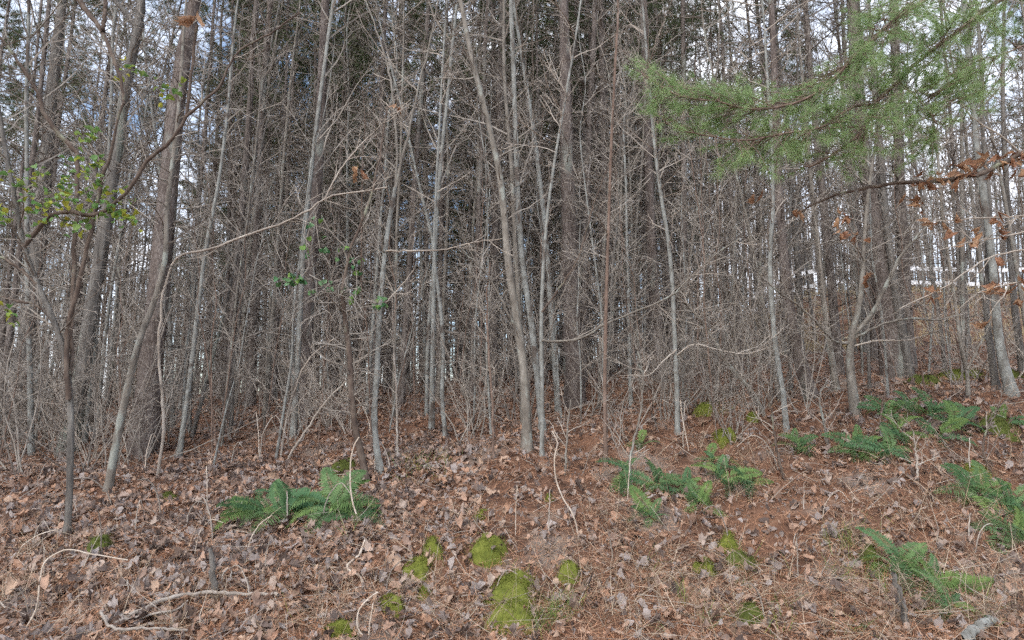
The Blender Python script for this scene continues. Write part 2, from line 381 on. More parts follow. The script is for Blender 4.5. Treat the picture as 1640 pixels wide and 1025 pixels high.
WOODS = []
def merged(proto, name):
    """far copies are too small to show parts: one mesh with the same materials"""
    if 'one' not in proto:
        V, Fq, mi = [], [], []; n = 0; me = bpy.data.meshes.new(name); k = 0; loops, tot = [], []
        for q in ('trunk', 'twigs', 'crown'):
            if q not in proto: continue
            m = proto[q]; v = np.empty(len(m.vertices) * 3); m.vertices.foreach_get('co', v); V.append(v.reshape(-1, 3))
            l = np.empty(len(m.loops), int); m.loops.foreach_get('vertex_index', l); loops.append(l + n); n += len(v) // 3
            t = np.empty(len(m.polygons), int); m.polygons.foreach_get('loop_total', t); tot.append(t); mi.append(np.full(len(t), k)); k += 1
            me.materials.append(m.materials[0])
        V = np.concatenate(V); loops = np.concatenate(loops); tot = np.concatenate(tot); mi = np.concatenate(mi)
        me.vertices.add(len(V)); me.vertices.foreach_set('co', V.ravel()); me.loops.add(len(loops)); me.loops.foreach_set('vertex_index', loops)
        me.polygons.add(len(tot)); me.polygons.foreach_set('loop_start', np.concatenate([[0], np.cumsum(tot)[:-1]])); me.polygons.foreach_set('loop_total', tot)
        me.polygons.foreach_set('material_index', mi); me.update(calc_edges=True); proto['one'] = me
    return proto['one']
def place(name, proto, x, y, sc, label, cat, group, twist=None, lean=(0, 0)):
    one = merged(proto, name) if y > (15 if name == 'sapling' else 24) else None
    o = obj(name, one, None, (x, y, float(H(x, y)) - .06), (lean[0], lean[1], R.uniform(0, 6.28) if twist is None else twist), sc)
    tag(o, label, cat, group); WOODS.append(o)
    if one: return o
    for k in ('trunk', 'twigs', 'limbs', 'crown'):
        if k in proto:
            c = obj(k, proto[k], o)
            if k in ('twigs', 'limbs'): c['kind'] = 'stuff'
    return o

# ------------------------------------------------------------------ the trees one can pick out, traced by base, lean and height
def hero(name, label, cat, pts, D, w, m, extend=0, sides=8, flare=.35, twigs=None, tm='twig', Dtop=None, base=True, group=None, nseg=36, parent=None, part=None):
    """pts: picture points from the foot up; D: distance at the foot; w: (foot, top) widths in picture pixels; extend: metres grown on above the last point"""
    pts = list(pts); n = len(pts)
    if base:
        g = gpt(*pts[0]); D = g[1]; P = [g - np.array([0, 0, .08])]
    else: P = [at(*pts[0], D)]
    Dt = D if Dtop is None else Dtop
    for i, q in enumerate(pts[1:], 1): P.append(at(*q, D + (Dt - D) * i / (n - 1) + R.uniform(-.04, .04)))
    P = np.array(P); r0 = w[0] / F * D / 2; r1 = w[1] / F * Dt / 2
    rr = np.linspace(r0, r1, n)[:, None]
    if extend:
        d = P[-1] - P[-2]; d = d / np.linalg.norm(d); steps = max(2, int(extend / 1.2)); q = P[-1]
        for k in range(steps):
            d = d + np.array([R.gauss(0, .05), R.gauss(0, .05), .12]); d /= np.linalg.norm(d); q = q + d * extend / steps
            P = np.vstack([P, q]); rr = np.vstack([rr, [[r1 * (1 - .85 * (k + 1) / steps)]]])
    org = P[0].copy(); PP = np.concatenate([P - org, rr], 1)
    fine = spline(PP, nseg); L = np.concatenate([[0], np.cumsum(np.linalg.norm(np.diff(fine[:, :3], axis=0), axis=1))])
    rad = np.maximum(fine[:, 3], .0015) * (1 + flare * 1.5 * np.exp(-L / max(3 * r0, .06)))
    mb = MB(); tubes(mb, fine[None, :, :3], None, None, sides, taper=rad[None], rough=.05)
    if parent is not None:
        o = obj(part, mb.mesh(part, M[m]), parent, org - np.array(parent.location)); return o, fine, org
    root = empty(name, org); tag(root, label, cat, group)
    obj('trunk', mb.mesh('trunk', M[m]), root)
    if twigs:
        nb, s0, s1, l0, l1, el = twigs; nb = int(nb * 1.6)
        tw = MB(); A = lateral(fine[:, :3], nb, s0, s1, l0, l1, el, 7, .13, .0)
        tubes(tw, A, np.full(nb, max(min(.3 * r0, .009), .0035)), np.full(nb, .0025))
        B = sub(A, 4, .5, 45, 5, .2, .95, .17, .02); tubes(tw, B, np.full(len(B), .0036), np.full(len(B), .0019))
        D_ = sub(B, 2, .55, 45, 4, .2, .95, .2); tubes(tw, D_, np.full(len(D_), .0023), np.full(len(D_), .0013))
        obj('twigs', tw.mesh('twigs', M[tm], False), root)['kind'] = 'stuff'
    return root, fine, org

def hero_pine(label, pts, w, h, nt_, tl, m='pine_bark'):
    root, fine, org = hero('pine_tree', label, 'pine tree', pts, 0, w, m, extend=h, sides=16, flare=.14, nseg=70)
    tw, nd = pine_crown(fine[:, :3], .68, 46, 2.2, 9)
    tw.join(pine_twigs(fine[:, :3], .06, .6, nt_, tl * .6, tl, .85))
    obj('twigs', tw.mesh('twigs', M['dead_twig'], False), root)['kind'] = 'stuff'
    obj('crown', nd.mesh('crown', M['needle_far'], False), root)
    return root, fine, org

def limb(root, pts, D, w, m, Dtop=None, twigs=None, tm='twig', name='branch', sides=6, nseg=26):
    """a limb of a thing, traced in the picture at its distance"""
    n = len(pts); Dt = D if Dtop is None else Dtop; k = np.linspace(0, 1, n)
    P = np.array([at(px, py, D + (Dt - D) * k[i]) for i, (px, py) in enumerate(pts)])
    return limb3(root, P, w[0] / F * D / 2, w[1] / F * Dt / 2, m, twigs, tm, name, sides, nseg)
def limb3(root, P, r0, r1, m, twigs=None, tm='twig', name='branch', sides=6, nseg=26):
    org = np.array(root.location); P = np.asarray(P) - org
    fine = spline(np.concatenate([P, np.linspace(r0, r1, len(P))[:, None]], 1), nseg)
    fine[1:-1, :3] += G.normal(0, min(.005, r0 * (.12 if m == 'straw_stem' else .3)), (nseg - 2, 3))
    mb = MB(); tubes(mb, fine[None, :, :3], None, None, sides, taper=np.maximum(fine[:, 3], .0012)[None], rough=.06)
    o = obj(name, mb.mesh(name, M[m]), root)
    if twigs:
        nb, l0, l1 = twigs; tw = MB()
        A = sub(fine[None, :, :3], nb, .3, 48, 6, .1, .98, .14, .02)
        A = A[:, :1] + (A - A[:, :1]) * (G.uniform(l0, l1, nb) / np.maximum(np.linalg.norm(A[:, -1] - A[:, 0], axis=1), .01))[:, None, None]
        tubes(tw, A, np.full(nb, min(.0045, r0 * .5)), np.full(nb, .002))
        B = sub(A, 4, .5, 45, 4, .2, .95, .17, .02); tubes(tw, B, np.full(len(B), .0028), np.full(len(B), .0015))
        obj('twigs', tw.mesh('twigs', M[tm], False), o)['kind'] = 'stuff'
    return fine[:, :3] + org

# leaf shapes shared by all leaf parts
def leaf_mesh(name, m, widths, L, curl, bend, twist, seed):
    g = np.random.default_rng(seed); K = len(widths); t = np.linspace(0, 1, K); w = np.array(widths) * L
    ang = bend * t; y = np.cumsum(np.cos(ang)) / K * L; z = np.cumsum(np.sin(ang)) / K * L
    v = []; 
    for k in range(K):
        for s in (-1, 0, 1):
            up = curl * (w[k] ** 2) / L * 4 * abs(s) + g.normal(0, .012) * L * abs(s)
            a = twist * t[k]; x = s * w[k]
            v.append((x * math.cos(a), y[k] - y[0] + (abs(s) * w[k] * .35), z[k] - z[0] + up + x * math.sin(a)))
    f = [[k * 3 + s, k * 3 + s + 1, k * 3 + 4 + s, k * 3 + 3 + s] for k in range(K - 1) for s in (0, 1)]
    mb = MB(); mb.add(v, f); return mb.mesh(name, m)
OAKW = [[.012, .015, .15, .13, .25, .19, .29, .20, .20, .03], [.012, .012, .20, .21, .29, .25, .32, .24, .22, .05], [.012, .012, .14, .24, .23, .33, .29, .34, .2, .04]]
FALLEN = [leaf_mesh('leaf', M['fallen_leaf'], OAKW[i % 3], .16, c, b, tw, i) for i, (c, b, tw) in enumerate([(.5, .5, .3), (-.6, -.6, .2), (1.1, .9, -.5), (-1.0, .7, .6), (.2, -1.0, .1), (1.5, .4, .9), (-.3, .3, -.8), (.8, -.4, .4)])]
HUNG = [leaf_mesh('leaf', M['hung_leaf'], OAKW[i % 3], .14, c, b, tw, 40 + i) for i, (c, b, tw) in enumerate([(1.6, 1.3, .6), (2.0, -1.2, -.6), (1.2, 1.7, 1.1), (2.4, .6, -1.2)])]
OVAL = [.02, .2, .29, .30, .22, .02]
GREEN = [leaf_mesh('leaf', M['green_leaf'], OVAL, .075, c, b, 0, 60 + i) for i, (c, b) in enumerate([(.6, -.4), (.9, .3), (.3, -.8)])]
VINE = [leaf_mesh('leaf', M['vine_leaf'], [.03, .36, .42, .34, .2, .02], .078, c, b, 0, 70 + i) for i, (c, b) in enumerate([(.4, -.5), (.8, .4), (-.3, -.7)])]
def hang_leaf(root, p, kinds, n, spread, sc=1.0, down=True):
    for _ in range(n):
        q = p + np.array([R.gauss(0, spread), R.gauss(0, spread), R.gauss(0, spread)])
        rx = R.uniform(-2.3, -.9) if down else R.uniform(-.9, .5)
        obj('leaf', R.choice(kinds), root, q - np.array(root.location), (rx, R.uniform(-.7, .7), R.uniform(0, 6.28)), sc * R.uniform(.75, 1.2))

exec_heroes = True
# --- left side
hero_pine('thick straight pine with grey ridged bark on the left of the leafy slope', [(230, 722), (240, 600), (252, 480), (270, 300), (285, 150), (300, 60), (312, 0)], (40, 19), 9, 50, 1.4)
hero('tree', 'grey furrowed trunk leaning right, last big trunk towards the left edge', 'tree', [(18, 690), (34, 600), (52, 470), (70, 300), (85, 130), (100, 0)], 0, (30, 14), 'furrow_bark', extend=6, sides=12, twigs=(26, .25, .95, 1.4, 1.6, 35), nseg=44)
t, fi, og = hero('forked_tree', 'pale furrowed tree forking high up, between the left pine and the left edge', 'tree', [(108, 725), (125, 640), (146, 500), (168, 370), (190, 220), (205, 120), (222, 45)], 0, (26, 14), 'furrow_bark', sides=12, twigs=(26, .35, .95, 1.2, 1.4, 35), nseg=44)
limb(t, [(222, 45), (226, 0), (228, -120), (240, -300)], og[1], (17, 5), 'furrow_bark', twigs=(8, .5, 1.2))
limb(t, [(222, 47), (205, 25), (180, -5), (130, -120)], og[1], (13, 4), 'furrow_bark', twigs=(8, .5, 1.2))
hero('sapling', 'thick pale grey stem bent along the front of the left pine', 'tree', [(172, 785), (188, 700), (205, 620), (225, 540), (248, 480), (262, 430), (268, 330), (284, 200), (290, 120)], 0, (13, 6), 'grey_bark', extend=2, twigs=(16, .2, .95, .5, .8, 30))
# crooked brown sapling with its long dark limbs
t, fi, og = hero('crooked_sapling', 'crooked dark brown sapling with sweeping limbs and a few green leaves, far left front', 'tree', [(108, 862), (112, 760), (112, 640), (103, 565), (82, 505), (60, 455), (38, 395), (24, 320), (6, 225), (-6, 150), (-20, 60)], 0, (11, 6), 'furrow_bark', extend=1.0, twigs=(26, .3, .97, .5, .7, 25), nseg=46)
Dc = og[1]
limb(t, [(110, 640), (108, 540), (128, 450), (148, 360), (165, 285), (180, 230), (198, 165)], Dc, (8, 4), 'brown_bark', Dc - .3, twigs=(10, .3, .7))
limb(t, [(198, 167), (194, 130), (178, 85), (165, 52), (145, 25), (122, -5)], Dc - .3, (5, 9), 'brown_bark', Dc - .2, twigs=(10, .3, .7))
limb(t, [(165, 52), (168, 20), (170, -20)], Dc - .25, (8, 5), 'brown_bark')
limb(t, [(38, 395), (90, 340), (150, 345), (195, 315), (240, 255), (275, 225), (296, 190), (303, 150), (310, 80), (316, 40)], Dc - .1, (8, 5), 'brown_bark', Dc - .4, twigs=(16, .3, .8))
limb(t, [(298, 187), (325, 165), (350, 140), (380, 85), (430, 55), (480, 20)], Dc - .4, (5, 2.5), 'brown_bark', Dc - .5, twigs=(8, .3, .6))
limb(t, [(60, 455), (30, 430), (0, 412), (-40, 400)], Dc, (6, 3), 'brown_bark', twigs=(6, .3, .6))
limb(t, [(125, 247), (75, 188), (50, 128), (20, 85), (-15, 40)], Dc + .3, (8, 4), 'brown_bark', Dc + .1, twigs=(8, .3, .6))
limb(t, [(112, 600), (118, 440), (122, 330), (125, 247)], Dc, (7, 8), 'brown_bark', Dc + .3, twigs=(6, .3, .6))
limb(t, [(82, 505), (60, 490), (20, 480), (-20, 470)], Dc, (6, 3), 'brown_bark', twigs=(6, .3, .6))
for cx, cy, n, rr in [(95, 300, 16, 24), (140, 265, 12, 16), (60, 330, 12, 20), (175, 320, 14, 20), (195, 345, 10, 14), (130, 345, 12, 22), (30, 290, 8, 18), (145, 215, 7, 10), (270, 140, 7, 14), (8, 345, 7, 10), (110, 330, 12, 40), (215, 115, 5, 12), (10, 500, 5, 9)]:
    for _ in range(int(n * 2.4)):
        p = at(cx + R.gauss(0, rr), cy + R.gauss(0, rr * .7), Dc - .15 + R.gauss(0, .18)); hang_leaf(t, p, GREEN, 1, .005, 1.0, False)
hang_leaf(t, at(308, 26, Dc - .5), HUNG, 3, .03, 1.0)

hero('sapling', 'slim pale sapling standing just right of the thick left pine', 'tree', [(285, 735), (300, 640), (312, 540), (320, 470), (332, 385), (345, 320), (362, 200), (374, 60)], 0, (8.5, 4), 'lichen_bark', extend=1.5, twigs=(16, .3, .97, .6, .7, 35))
hero('sapling', 'slim grey sapling behind a broken stick, left of centre', 'tree', [(374, 650), (384, 580), (392, 500), (398, 420), (410, 320), (420, 210), (438, 90)], 0, (10, 5), 'grey_bark', extend=2, twigs=(18, .3, .97, .8, .9, 35))
hero_pine('dark pine left of centre, beside a slim leaning sapling', [(487, 668), (489, 580), (493, 480), (503, 350), (512, 220), (518, 80), (522, -20)], (25, 13), 8, 40, 1.1)
hero('sapling', 'slim sapling leaning right, just left of the dark left-centre pine', 'tree', [(424, 668), (432, 560), (440, 470), (446, 380), (455, 250), (470, 90)], 0, (9, 4), 'grey_bark', extend=2, twigs=(14, .3, .97, .7, .8, 35))
# centre left
t, fi, og = hero('sapling', 'pale lichen-covered sapling with a bent foot, beside the left fern clump', 'tree', [(613, 757), (603, 715), (600, 680), (604, 590), (608, 500), (614, 430), (624, 350), (633, 300)], 0, (11, 6.5), 'lichen_bark', twigs=(5, .6, .95, .3, .4, 40), nseg=40)
D7 = og[1]
limb(t, [(633, 302), (642, 262), (655, 215), (668, 150), (690, 60), (705, -20), (715, -120)], D7, (5.5, 2), 'grey_bark', twigs=(14, .3, .8), tm='pale_twig')
limb(t, [(633, 302), (636, 240), (630, 170), (622, 110), (600, 40), (570, -40)], D7, (5, 2), 'grey_bark', D7 + .2, twigs=(14, .3, .8), tm='pale_twig')
limb(t, [(618, 402), (660, 402), (710, 400), (760, 388), (805, 382)], D7, (3.5, 1.5), 'pale_twig', D7 - .2, twigs=(5, .15, .4), tm='pale_twig')
limb(t, [(606, 500), (640, 460), (665, 430)], D7, (2.5, 1.2), 'pale_twig', twigs=(4, .15, .3), tm='pale_twig')
hang_leaf(t, at(634, 168, D7 - .05), HUNG, 3, .02, .8)
t, fi, og = hero('vine_tangled_sapling', 'crooked sapling wrapped in brown vines, left of the pale bent sapling', 'tree', [(590, 775), (580, 735), (570, 690), (563, 630), (560, 570), (553, 510), (548, 465)], 0, (12, 8), 'brown_bark', twigs=(26, .35, .98, .4, .5, 20))
D8 = og[1]; vm = MB()
for k in range(34):
    s = R.random(); p0 = at(545 + R.gauss(0, 22), 470 + R.gauss(0, 16), D8 + R.gauss(0, .1)) - og
    q = [p0]; d = np.array([R.gauss(0, .6), R.gauss(0, .4), R.uniform(-.6, .5)])
    for j in range(7):
        d = d + np.array([R.gauss(0, .5), R.gauss(0, .35), -.28]); q.append(q[-1] + d / np.linalg.norm(d) * R.uniform(.06, .13))
    c = spline(q, 18); r = R.uniform(.0022, .005); tubes(vm, c[None], [r], [r * .7], 4)
tag(obj('vines', vm.mesh('vines', M['twig']), t), kind='stuff')
limb(t, [(548, 465), (562, 400), (590, 330), (610, 240), (620, 170)], D8, (6, 3), 'brown_bark', twigs=(10, .2, .5))
# crossing pair
hero('sapling', 'slim pale stem crossing its neighbour in an X, left one at the ground', 'tree', [(683, 668), (685, 560), (690, 470), (695, 405), (682, 340), (665, 270), (650, 200), (622, 90)], 0, (6.5, 3.5), 'lichen_bark', extend=1.5, twigs=(16, .35, .97, .5, .7, 40), tm='pale_twig')
hero('sapling', 'slim pale stem crossing its neighbour in an X, right one at the ground', 'tree', [(715, 700), (708, 640), (710, 560), (704, 480), (696, 420), (697, 340), (704, 200), (713, 40)], 0, (7.5, 3.5), 'lichen_bark', extend=2, twigs=(16, .4, .97, .5, .7, 40), tm='pale_twig')
# centre cluster
t, fi, og = hero('sapling', 'stoutest grey stem of the clump of three left of the central pine', 'tree', [(845, 722), (842, 650), (838, 590), (828, 515), (815, 430), (808, 350), (800, 280), (780, 190), (755, 90), (735, -10)], 0, (16, 8), 'grey_bark', extend=3, twigs=(24, .3, .97, .7, .9, 35), nseg=50)
D10 = og[1]
limb(t, [(838, 550), (812, 500), (780, 440), (740, 400)], D10, (5, 2), 'grey_bark', D10 - .4, twigs=(8, .2, .5))
hero('sapling', 'smooth pale middle stem of the clump of three left of the central pine', 'tree', [(870, 692), (860, 600), (850, 510), (838, 430), (830, 320), (826, 220), (822, 100), (818, 0)], 0, (11, 7), 'lichen_bark', extend=3, twigs=(18, .35, .97, .6, .9, 40), nseg=44)
t, fi, og = hero('sapling', 'thinnest pale stem of the clump of three, nearest the central pine', 'tree', [(868, 730), (868, 620), (867, 520), (870, 430), (876, 350), (888, 260), (905, 160), (925, 40)], 0, (7.5, 3.5), 'lichen_bark', extend=1.2, twigs=(12, .4, .97, .5, .8, 40), tm='pale_twig')
limb(t, [(868, 545), (900, 546), (935, 540), (965, 522), (1000, 505), (1040, 490), (1075, 475), (1110, 440), (1150, 405), (1185, 382)], og[1] - .02, (4.5, 2.2), 'grey_bark', og[1] - .6, twigs=(12, .2, .6), tm='pale_twig')
limb(t, [(868, 500), (890, 470), (925, 415), (950, 330), (985, 240)], og[1], (4, 2), 'brown_bark', og[1] - .2, twigs=(12, .2, .5))
hero_pine('tall central pine with scaly reddish grey bark', [(922, 650), (918, 580), (914, 480), (911, 360), (908, 240), (905, 100), (902, -10)], (33, 15), 9, 44, 1.1)
hero('sapling', 'thin reddish brown stem right of the central pine', 'tree', [(970, 748), (969, 660), (969, 570), (971, 480), (974, 380), (978, 260), (985, 110), (990, 0)], 0, (7, 4), 'red_bark', extend=1, twigs=(16, .35, .97, .5, .7, 40))
t, fi, og = hero('sapling', 'slim grey sapling rising behind the right fern patch', 'tree', [(1085, 695), (1084, 620), (1080, 540), (1077, 460), (1070, 385), (1058, 310), (1048, 230), (1040, 140), (1030, 20)], 0, (8.5, 4), 'lichen_bark', extend=1.5, twigs=(18, .3, .97, .6, .8, 30), tm='pale_twig')
limb(t, [(1083, 560), (1060, 580), (1040, 600), (1005, 602)], og[1], (3, 1.2), 'pale_twig', og[1] - .4, twigs=(5, .2, .4), tm='pale_twig')
limb(t, [(1083, 570), (1110, 552), (1150, 560), (1200, 566), (1232, 556)], og[1], (3, 1.2), 'pale_twig', og[1] - .4, twigs=(8, .2, .5), tm='pale_twig')
hero('leaning_sapling', 'thin grey stem leaning over diagonally above the right ferns', 'tree', [(1230, 668), (1205, 628), (1170, 588), (1140, 540), (1108, 496), (1080, 470)], 0, (7, 4), 'grey_bark', twigs=(10, .3, .97, .3, .5, 30), tm='pale_twig', flare=0)
hero_pine('pine in the middle distance with its dead branches in a skirt, right of centre', [(1058, 610), (1052, 520), (1045, 430), (1040, 300), (1034, 150), (1030, 0)], (20, 12), 8, 50, 1.3)
# right
hero('sapling', 'slim lichen-white sapling standing over the single dark fern', 'tree', [(1260, 690), (1254, 630), (1244, 570), (1237, 500), (1233, 420), (1238, 330), (1236, 230), (1228, 110)], 0, (9.5, 4.5), 'lichen_bark', extend=1.5, twigs=(20, .3, .97, .6, .8, 30), tm='pale_twig')
hero_pine('pine leaning left behind the lichen-white sapling', [(1303, 640), (1285, 590), (1268, 520), (1258, 440), (1250, 350), (1243, 200), (1238, 60)], (22, 10), 8, 36, 1.1)
hero('sapling', 'slim brown trunk between the leaning pine and the low-forked sapling', 'tree', [(1340, 628), (1330, 560), (1320, 490), (1312, 410), (1300, 300), (1290, 180)], 0, (11, 6), 'grey_bark', extend=3, twigs=(18, .3, .97, .7, .9, 35))
t, fi, og = hero('forked_sapling', 'low-forked sapling with mossy foot and limbs spread like antlers', 'tree', [(1372, 668), (1364, 615), (1361, 570), (1364, 540), (1376, 490), (1382, 430), (1386, 360), (1396, 270)], 0, (15, 5), 'grey_bark', extend=1, twigs=(14, .45, .97, .5, .7, 35))
D17 = og[1]
limb(t, [(1362, 548), (1340, 548), (1310, 520), (1280, 490), (1250, 470), (1215, 440)], D17, (5, 2), 'grey_bark', D17 - .4, twigs=(10, .2, .6))
limb(t, [(1365, 540), (1395, 505), (1420, 455), (1440, 415), (1468, 380), (1500, 345)], D17, (9, 3), 'grey_bark', D17 - .3, twigs=(14, .3, .7))
limb(t, [(1364, 545), (1400, 525), (1450, 510), (1500, 512), (1550, 500)], D17, (4.5, 2), 'grey_bark', D17 - .5, twigs=(10, .2, .6))
limb(t, [(1366, 555), (1410, 545), (1450, 545), (1490, 535)], D17, (3.5, 1.5), 'pale_twig', D17 - .3, twigs=(8, .2, .5))
for q in [(1378, 378), (1348, 368), (1390, 440), (1342, 345), (1357, 345)]: hang_leaf(t, at(*q, D17 - .1), HUNG, 3, .025, .9)
hero_pine('thick dark pine with shaggy bark, upslope of the right fern bank', [(1435, 605), (1428, 560), (1418, 480), (1405, 390), (1390, 290), (1376, 200), (1368, 60)], (40, 18), 8, 46, 1.3)
hero('sapling', 'grey trunk hugging the right side of the shaggy pine', 'tree', [(1456, 605), (1447, 545), (1434, 460), (1420, 360), (1412, 260), (1400, 120)], 0, (15, 8), 'furrow_bark', extend=3, twigs=(18, .35, .97, .8, .9, 35))
t, fi, og = hero('sapling', 'thin grey sapling with a low Y-fork above the far right moss', 'tree', [(1550, 640), (1549, 600), (1540, 560), (1532, 500), (1520, 420), (1508, 330), (1500, 230)], 0, (7, 3.5), 'grey_bark', extend=1.5, twigs=(16, .35, .97, .5, .7, 35))
limb(t, [(1550, 592), (1562, 565), (1578, 535), (1592, 505)], og[1], (4, 2), 'grey_bark', twigs=(6, .2, .4))
t, fi, og = hero('tree', 'pale trunk with a curved foot, at the right edge of the picture', 'tree', [(1622, 630), (1612, 600), (1600, 545), (1594, 480), (1588, 410), (1578, 330), (1566, 240), (1555, 130), (1545, 20)], 0, (16, 8), 'lichen_bark', extend=4, twigs=(22, .35, .97, .9, 1.1, 35), nseg=44)
hero('tree', 'darker trunk leaning against the curved pale trunk, at the right edge', 'tree', [(1596, 622), (1588, 570), (1580, 500), (1582, 420), (1585, 330), (1575, 230), (1570, 80)], 0, (11, 6), 'furrow_bark', extend=3, twigs=(18, .35, .97, .8, .9, 35))
hero('tree', 'grey straight trunk half cut by the right edge', 'tree', [(1640, 600), (1628, 520), (1620, 430), (1612, 300), (1606, 150)], 0, (12, 7), 'furrow_bark', extend=4, twigs=(18, .35, .97, .8, .9, 35))

# oak reaching in from the right, holding its brown leaves
ox, oy = 4.55, 5.0
t = empty('oak_tree', (ox, oy, float(H(ox, oy)) - .08)); tag(t, 'oak limb with brown withered leaves reaching in from the right edge', 'oak tree')
limb3(t, [(ox, oy, float(H(ox, oy)) - .08), (ox + .05, oy, 2.2), (ox - .03, oy + .05, 3.6), (ox + .1, oy, 5.2), (ox + .3, oy + .1, 7.5)], .10, .04, 'furrow_bark', None, name='trunk', sides=12, nseg=40)
lm = [(ox, oy, 3.45)] + [at(px, py, D) for px, py, D in [(1700, 225, 5.0), (1640, 246, 5.0), (1560, 280, 5.0), (1500, 290, 5.05), (1440, 294, 5.1), (1390, 300, 5.1), (1340, 312, 5.15), (1300, 328, 5.2), (1262, 350, 5.2)]]
limb3(t, lm, .024, .007, 'brown_bark', (12, .2, .5), 'twig', nseg=44)
for pl in [[(1700, 330), (1640, 345), (1560, 350), (1480, 356)], [(1710, 350), (1640, 372), (1570, 385), (1505, 400)], [(1705, 390), (1640, 400), (1580, 415), (1520, 455), (1440, 495)], [(1710, 440), (1640, 450), (1600, 458), (1560, 470)], [(1640, 247), (1600, 215), (1560, 190), (1530, 150)]]:
    limb3(t, [(ox, oy, at(pl[0][0], pl[0][1], 5)[2] - .1)] + [at(a, b, 5.0) for a, b in pl], .010, .003, 'pale_twig', (7, .15, .4), 'pale_twig')
for px, py, n in [(1462, 294, 4), (1480, 285, 4), (1500, 290, 4), (1530, 270, 6), (1545, 258, 4), (1560, 272, 4), (1580, 250, 6), (1590, 262, 4), (1612, 255, 5), (1634, 250, 5), (1630, 270, 3), (1465, 318, 3), (1478, 330, 2), (1500, 356, 3), (1515, 348, 2), (1521, 364, 2), (1552, 366, 3), (1570, 372, 3), (1600, 346, 4), (1599, 368, 3), (1582, 413, 2), (1602, 456, 4), (1636, 438, 4), (1630, 466, 4), (1582, 502, 2), (1500, 466, 5), (1278, 338, 3), (1215, 312, 2)]:
    hang_leaf(t, at(px, py, 5.0), HUNG, n, .035, .66)

# white pine bough from the upper right
wx, wy = 5.6, 5.6
t = empty('white_pine', (wx, wy, float(H(wx, wy)) - .08)); tag(t, 'soft green pine boughs hanging in from the upper right', 'pine tree')
limb3(t, [(wx, wy, float(H(wx, wy)) - .1), (wx, wy, 4), (wx + .05, wy, 8), (wx, wy, 13)], .17, .05, 'pine_bark', None, name='trunk', sides=14, nseg=40)
B1 = limb3(t, [(wx, wy, 5.9)] + [at(*q) for q in [(1720, -60, 5.1), (1600, 0, 5.0), (1540, 45, 4.95), (1480, 90, 4.9), (1440, 130, 4.9), (1405, 165, 4.85), (1390, 200, 4.85), (1362, 228, 4.85), (1330, 250, 4.8), (1295, 268, 4.8)]], .02, .008, 'red_bark', nseg=40)
B2 = limb3(t, [(wx, wy, 6.4)] + [at(*q) for q in [(1720, -130, 5.1), (1600, -60, 5.0), (1480, 0, 4.9), (1400, 60, 4.8), (1340, 120, 4.75), (1290, 160, 4.7), (1230, 175, 4.6), (1150, 165, 4.55), (1080, 150, 4.5), (1030, 120, 4.5)]], .018, .004, 'red_bark', nseg=40)
B3 = limb3(t, [at(*q) for q in [(1405, 165, 4.85), (1370, 170, 4.8), (1310, 205, 4.7), (1250, 215, 4.65), (1190, 225, 4.6), (1120, 215, 4.55), (1050, 195, 4.5)]], .011, .003, 'red_bark')
B4 = limb3(t, [at(*q) for q in [(1440, 130, 4.9), (1480, 170, 4.8), (1500, 200, 4.8), (1490, 235, 4.8)]], .007, .003, 'red_bark')
B5 = limb3(t, [(wx, wy, 5.4)] + [at(*q) for q in [(1740, 20, 5.2), (1660, 60, 5.1), (1610, 85, 5.0), (1560, 100, 5.0)]], .012, .004, 'red_bark')
allB = np.concatenate([B1[8:], B2[8:], B3, B4, B5[8:]])
nd = MB(); tw = MB(); pos = []; dirs = []; wt = np.array(t.location)
for cx, cy, rr, n in [(1035, 110, 26, 9), (1090, 140, 32, 10), (1060, 175, 36, 10), (1165, 145, 34, 13), (1140, 195, 40, 14), (1100, 205, 36, 9), (1215, 185, 40, 17), (1280, 175, 40, 18), (1275, 225, 36, 15), (1185, 235, 40, 12), (1345, 130, 40, 17), (1395, 90, 42, 20), (1450, 110, 46, 24), (1495, 55, 46, 22), (1560, 40, 46, 16), (1430, 185, 44, 20), (1350, 235, 38, 15), (1480, 230, 36, 12), (1500, 165, 42, 15), (1420, 30, 40, 12), (1610, 85, 30, 7), (1520, 110, 36, 10), (1390, 205, 40, 15), (1240, 250, 36, 8), (1320, 185, 36, 14), (1160, 255, 26, 5), (1480, 10, 40, 12), (1580, 0, 44, 12), (1380, 45, 34, 9), (1625, 35, 30, 8), (1545, 140, 36, 10), (1590, 150, 30, 6), (1460, 160, 40, 10)]:
    for _ in range(int(n * 1.35)):
        p = at(cx + R.gauss(0, rr * .62), cy + R.gauss(0, rr * .5), 4.75 + R.gauss(0, .25))
        k = np.argmin(np.linalg.norm(allB - p, axis=1)); k = max(0, k - R.randint(0, 3)); b = allB[k]
        d = p - b; l = np.linalg.norm(d) + 1e-6
        if l > .6: p = b + d / l * R.uniform(.3, .6); d = p - b; l = np.linalg.norm(d)
        mid = (b + p) / 2 + np.array([0, 0, .04 * R.random()]); c = spline([b - wt, mid - wt, p - wt], 6); tubes(tw, c[None], [.0032], [.0018], 4)
        dn = d / l
        for f_ in (1.0, .8, .6):
            pos.append(b + d * f_ - wt); dirs.append(dn)
needles(nd, np.array(pos), np.array(dirs), 52, .10, .0014, .6, .10)
obj('needles', nd.mesh('needles', M['needle_near'], False), t)['kind'] = 'stuff'
obj('twigs', tw.mesh('twigs', M['red_bark']), t)['kind'] = 'stuff'

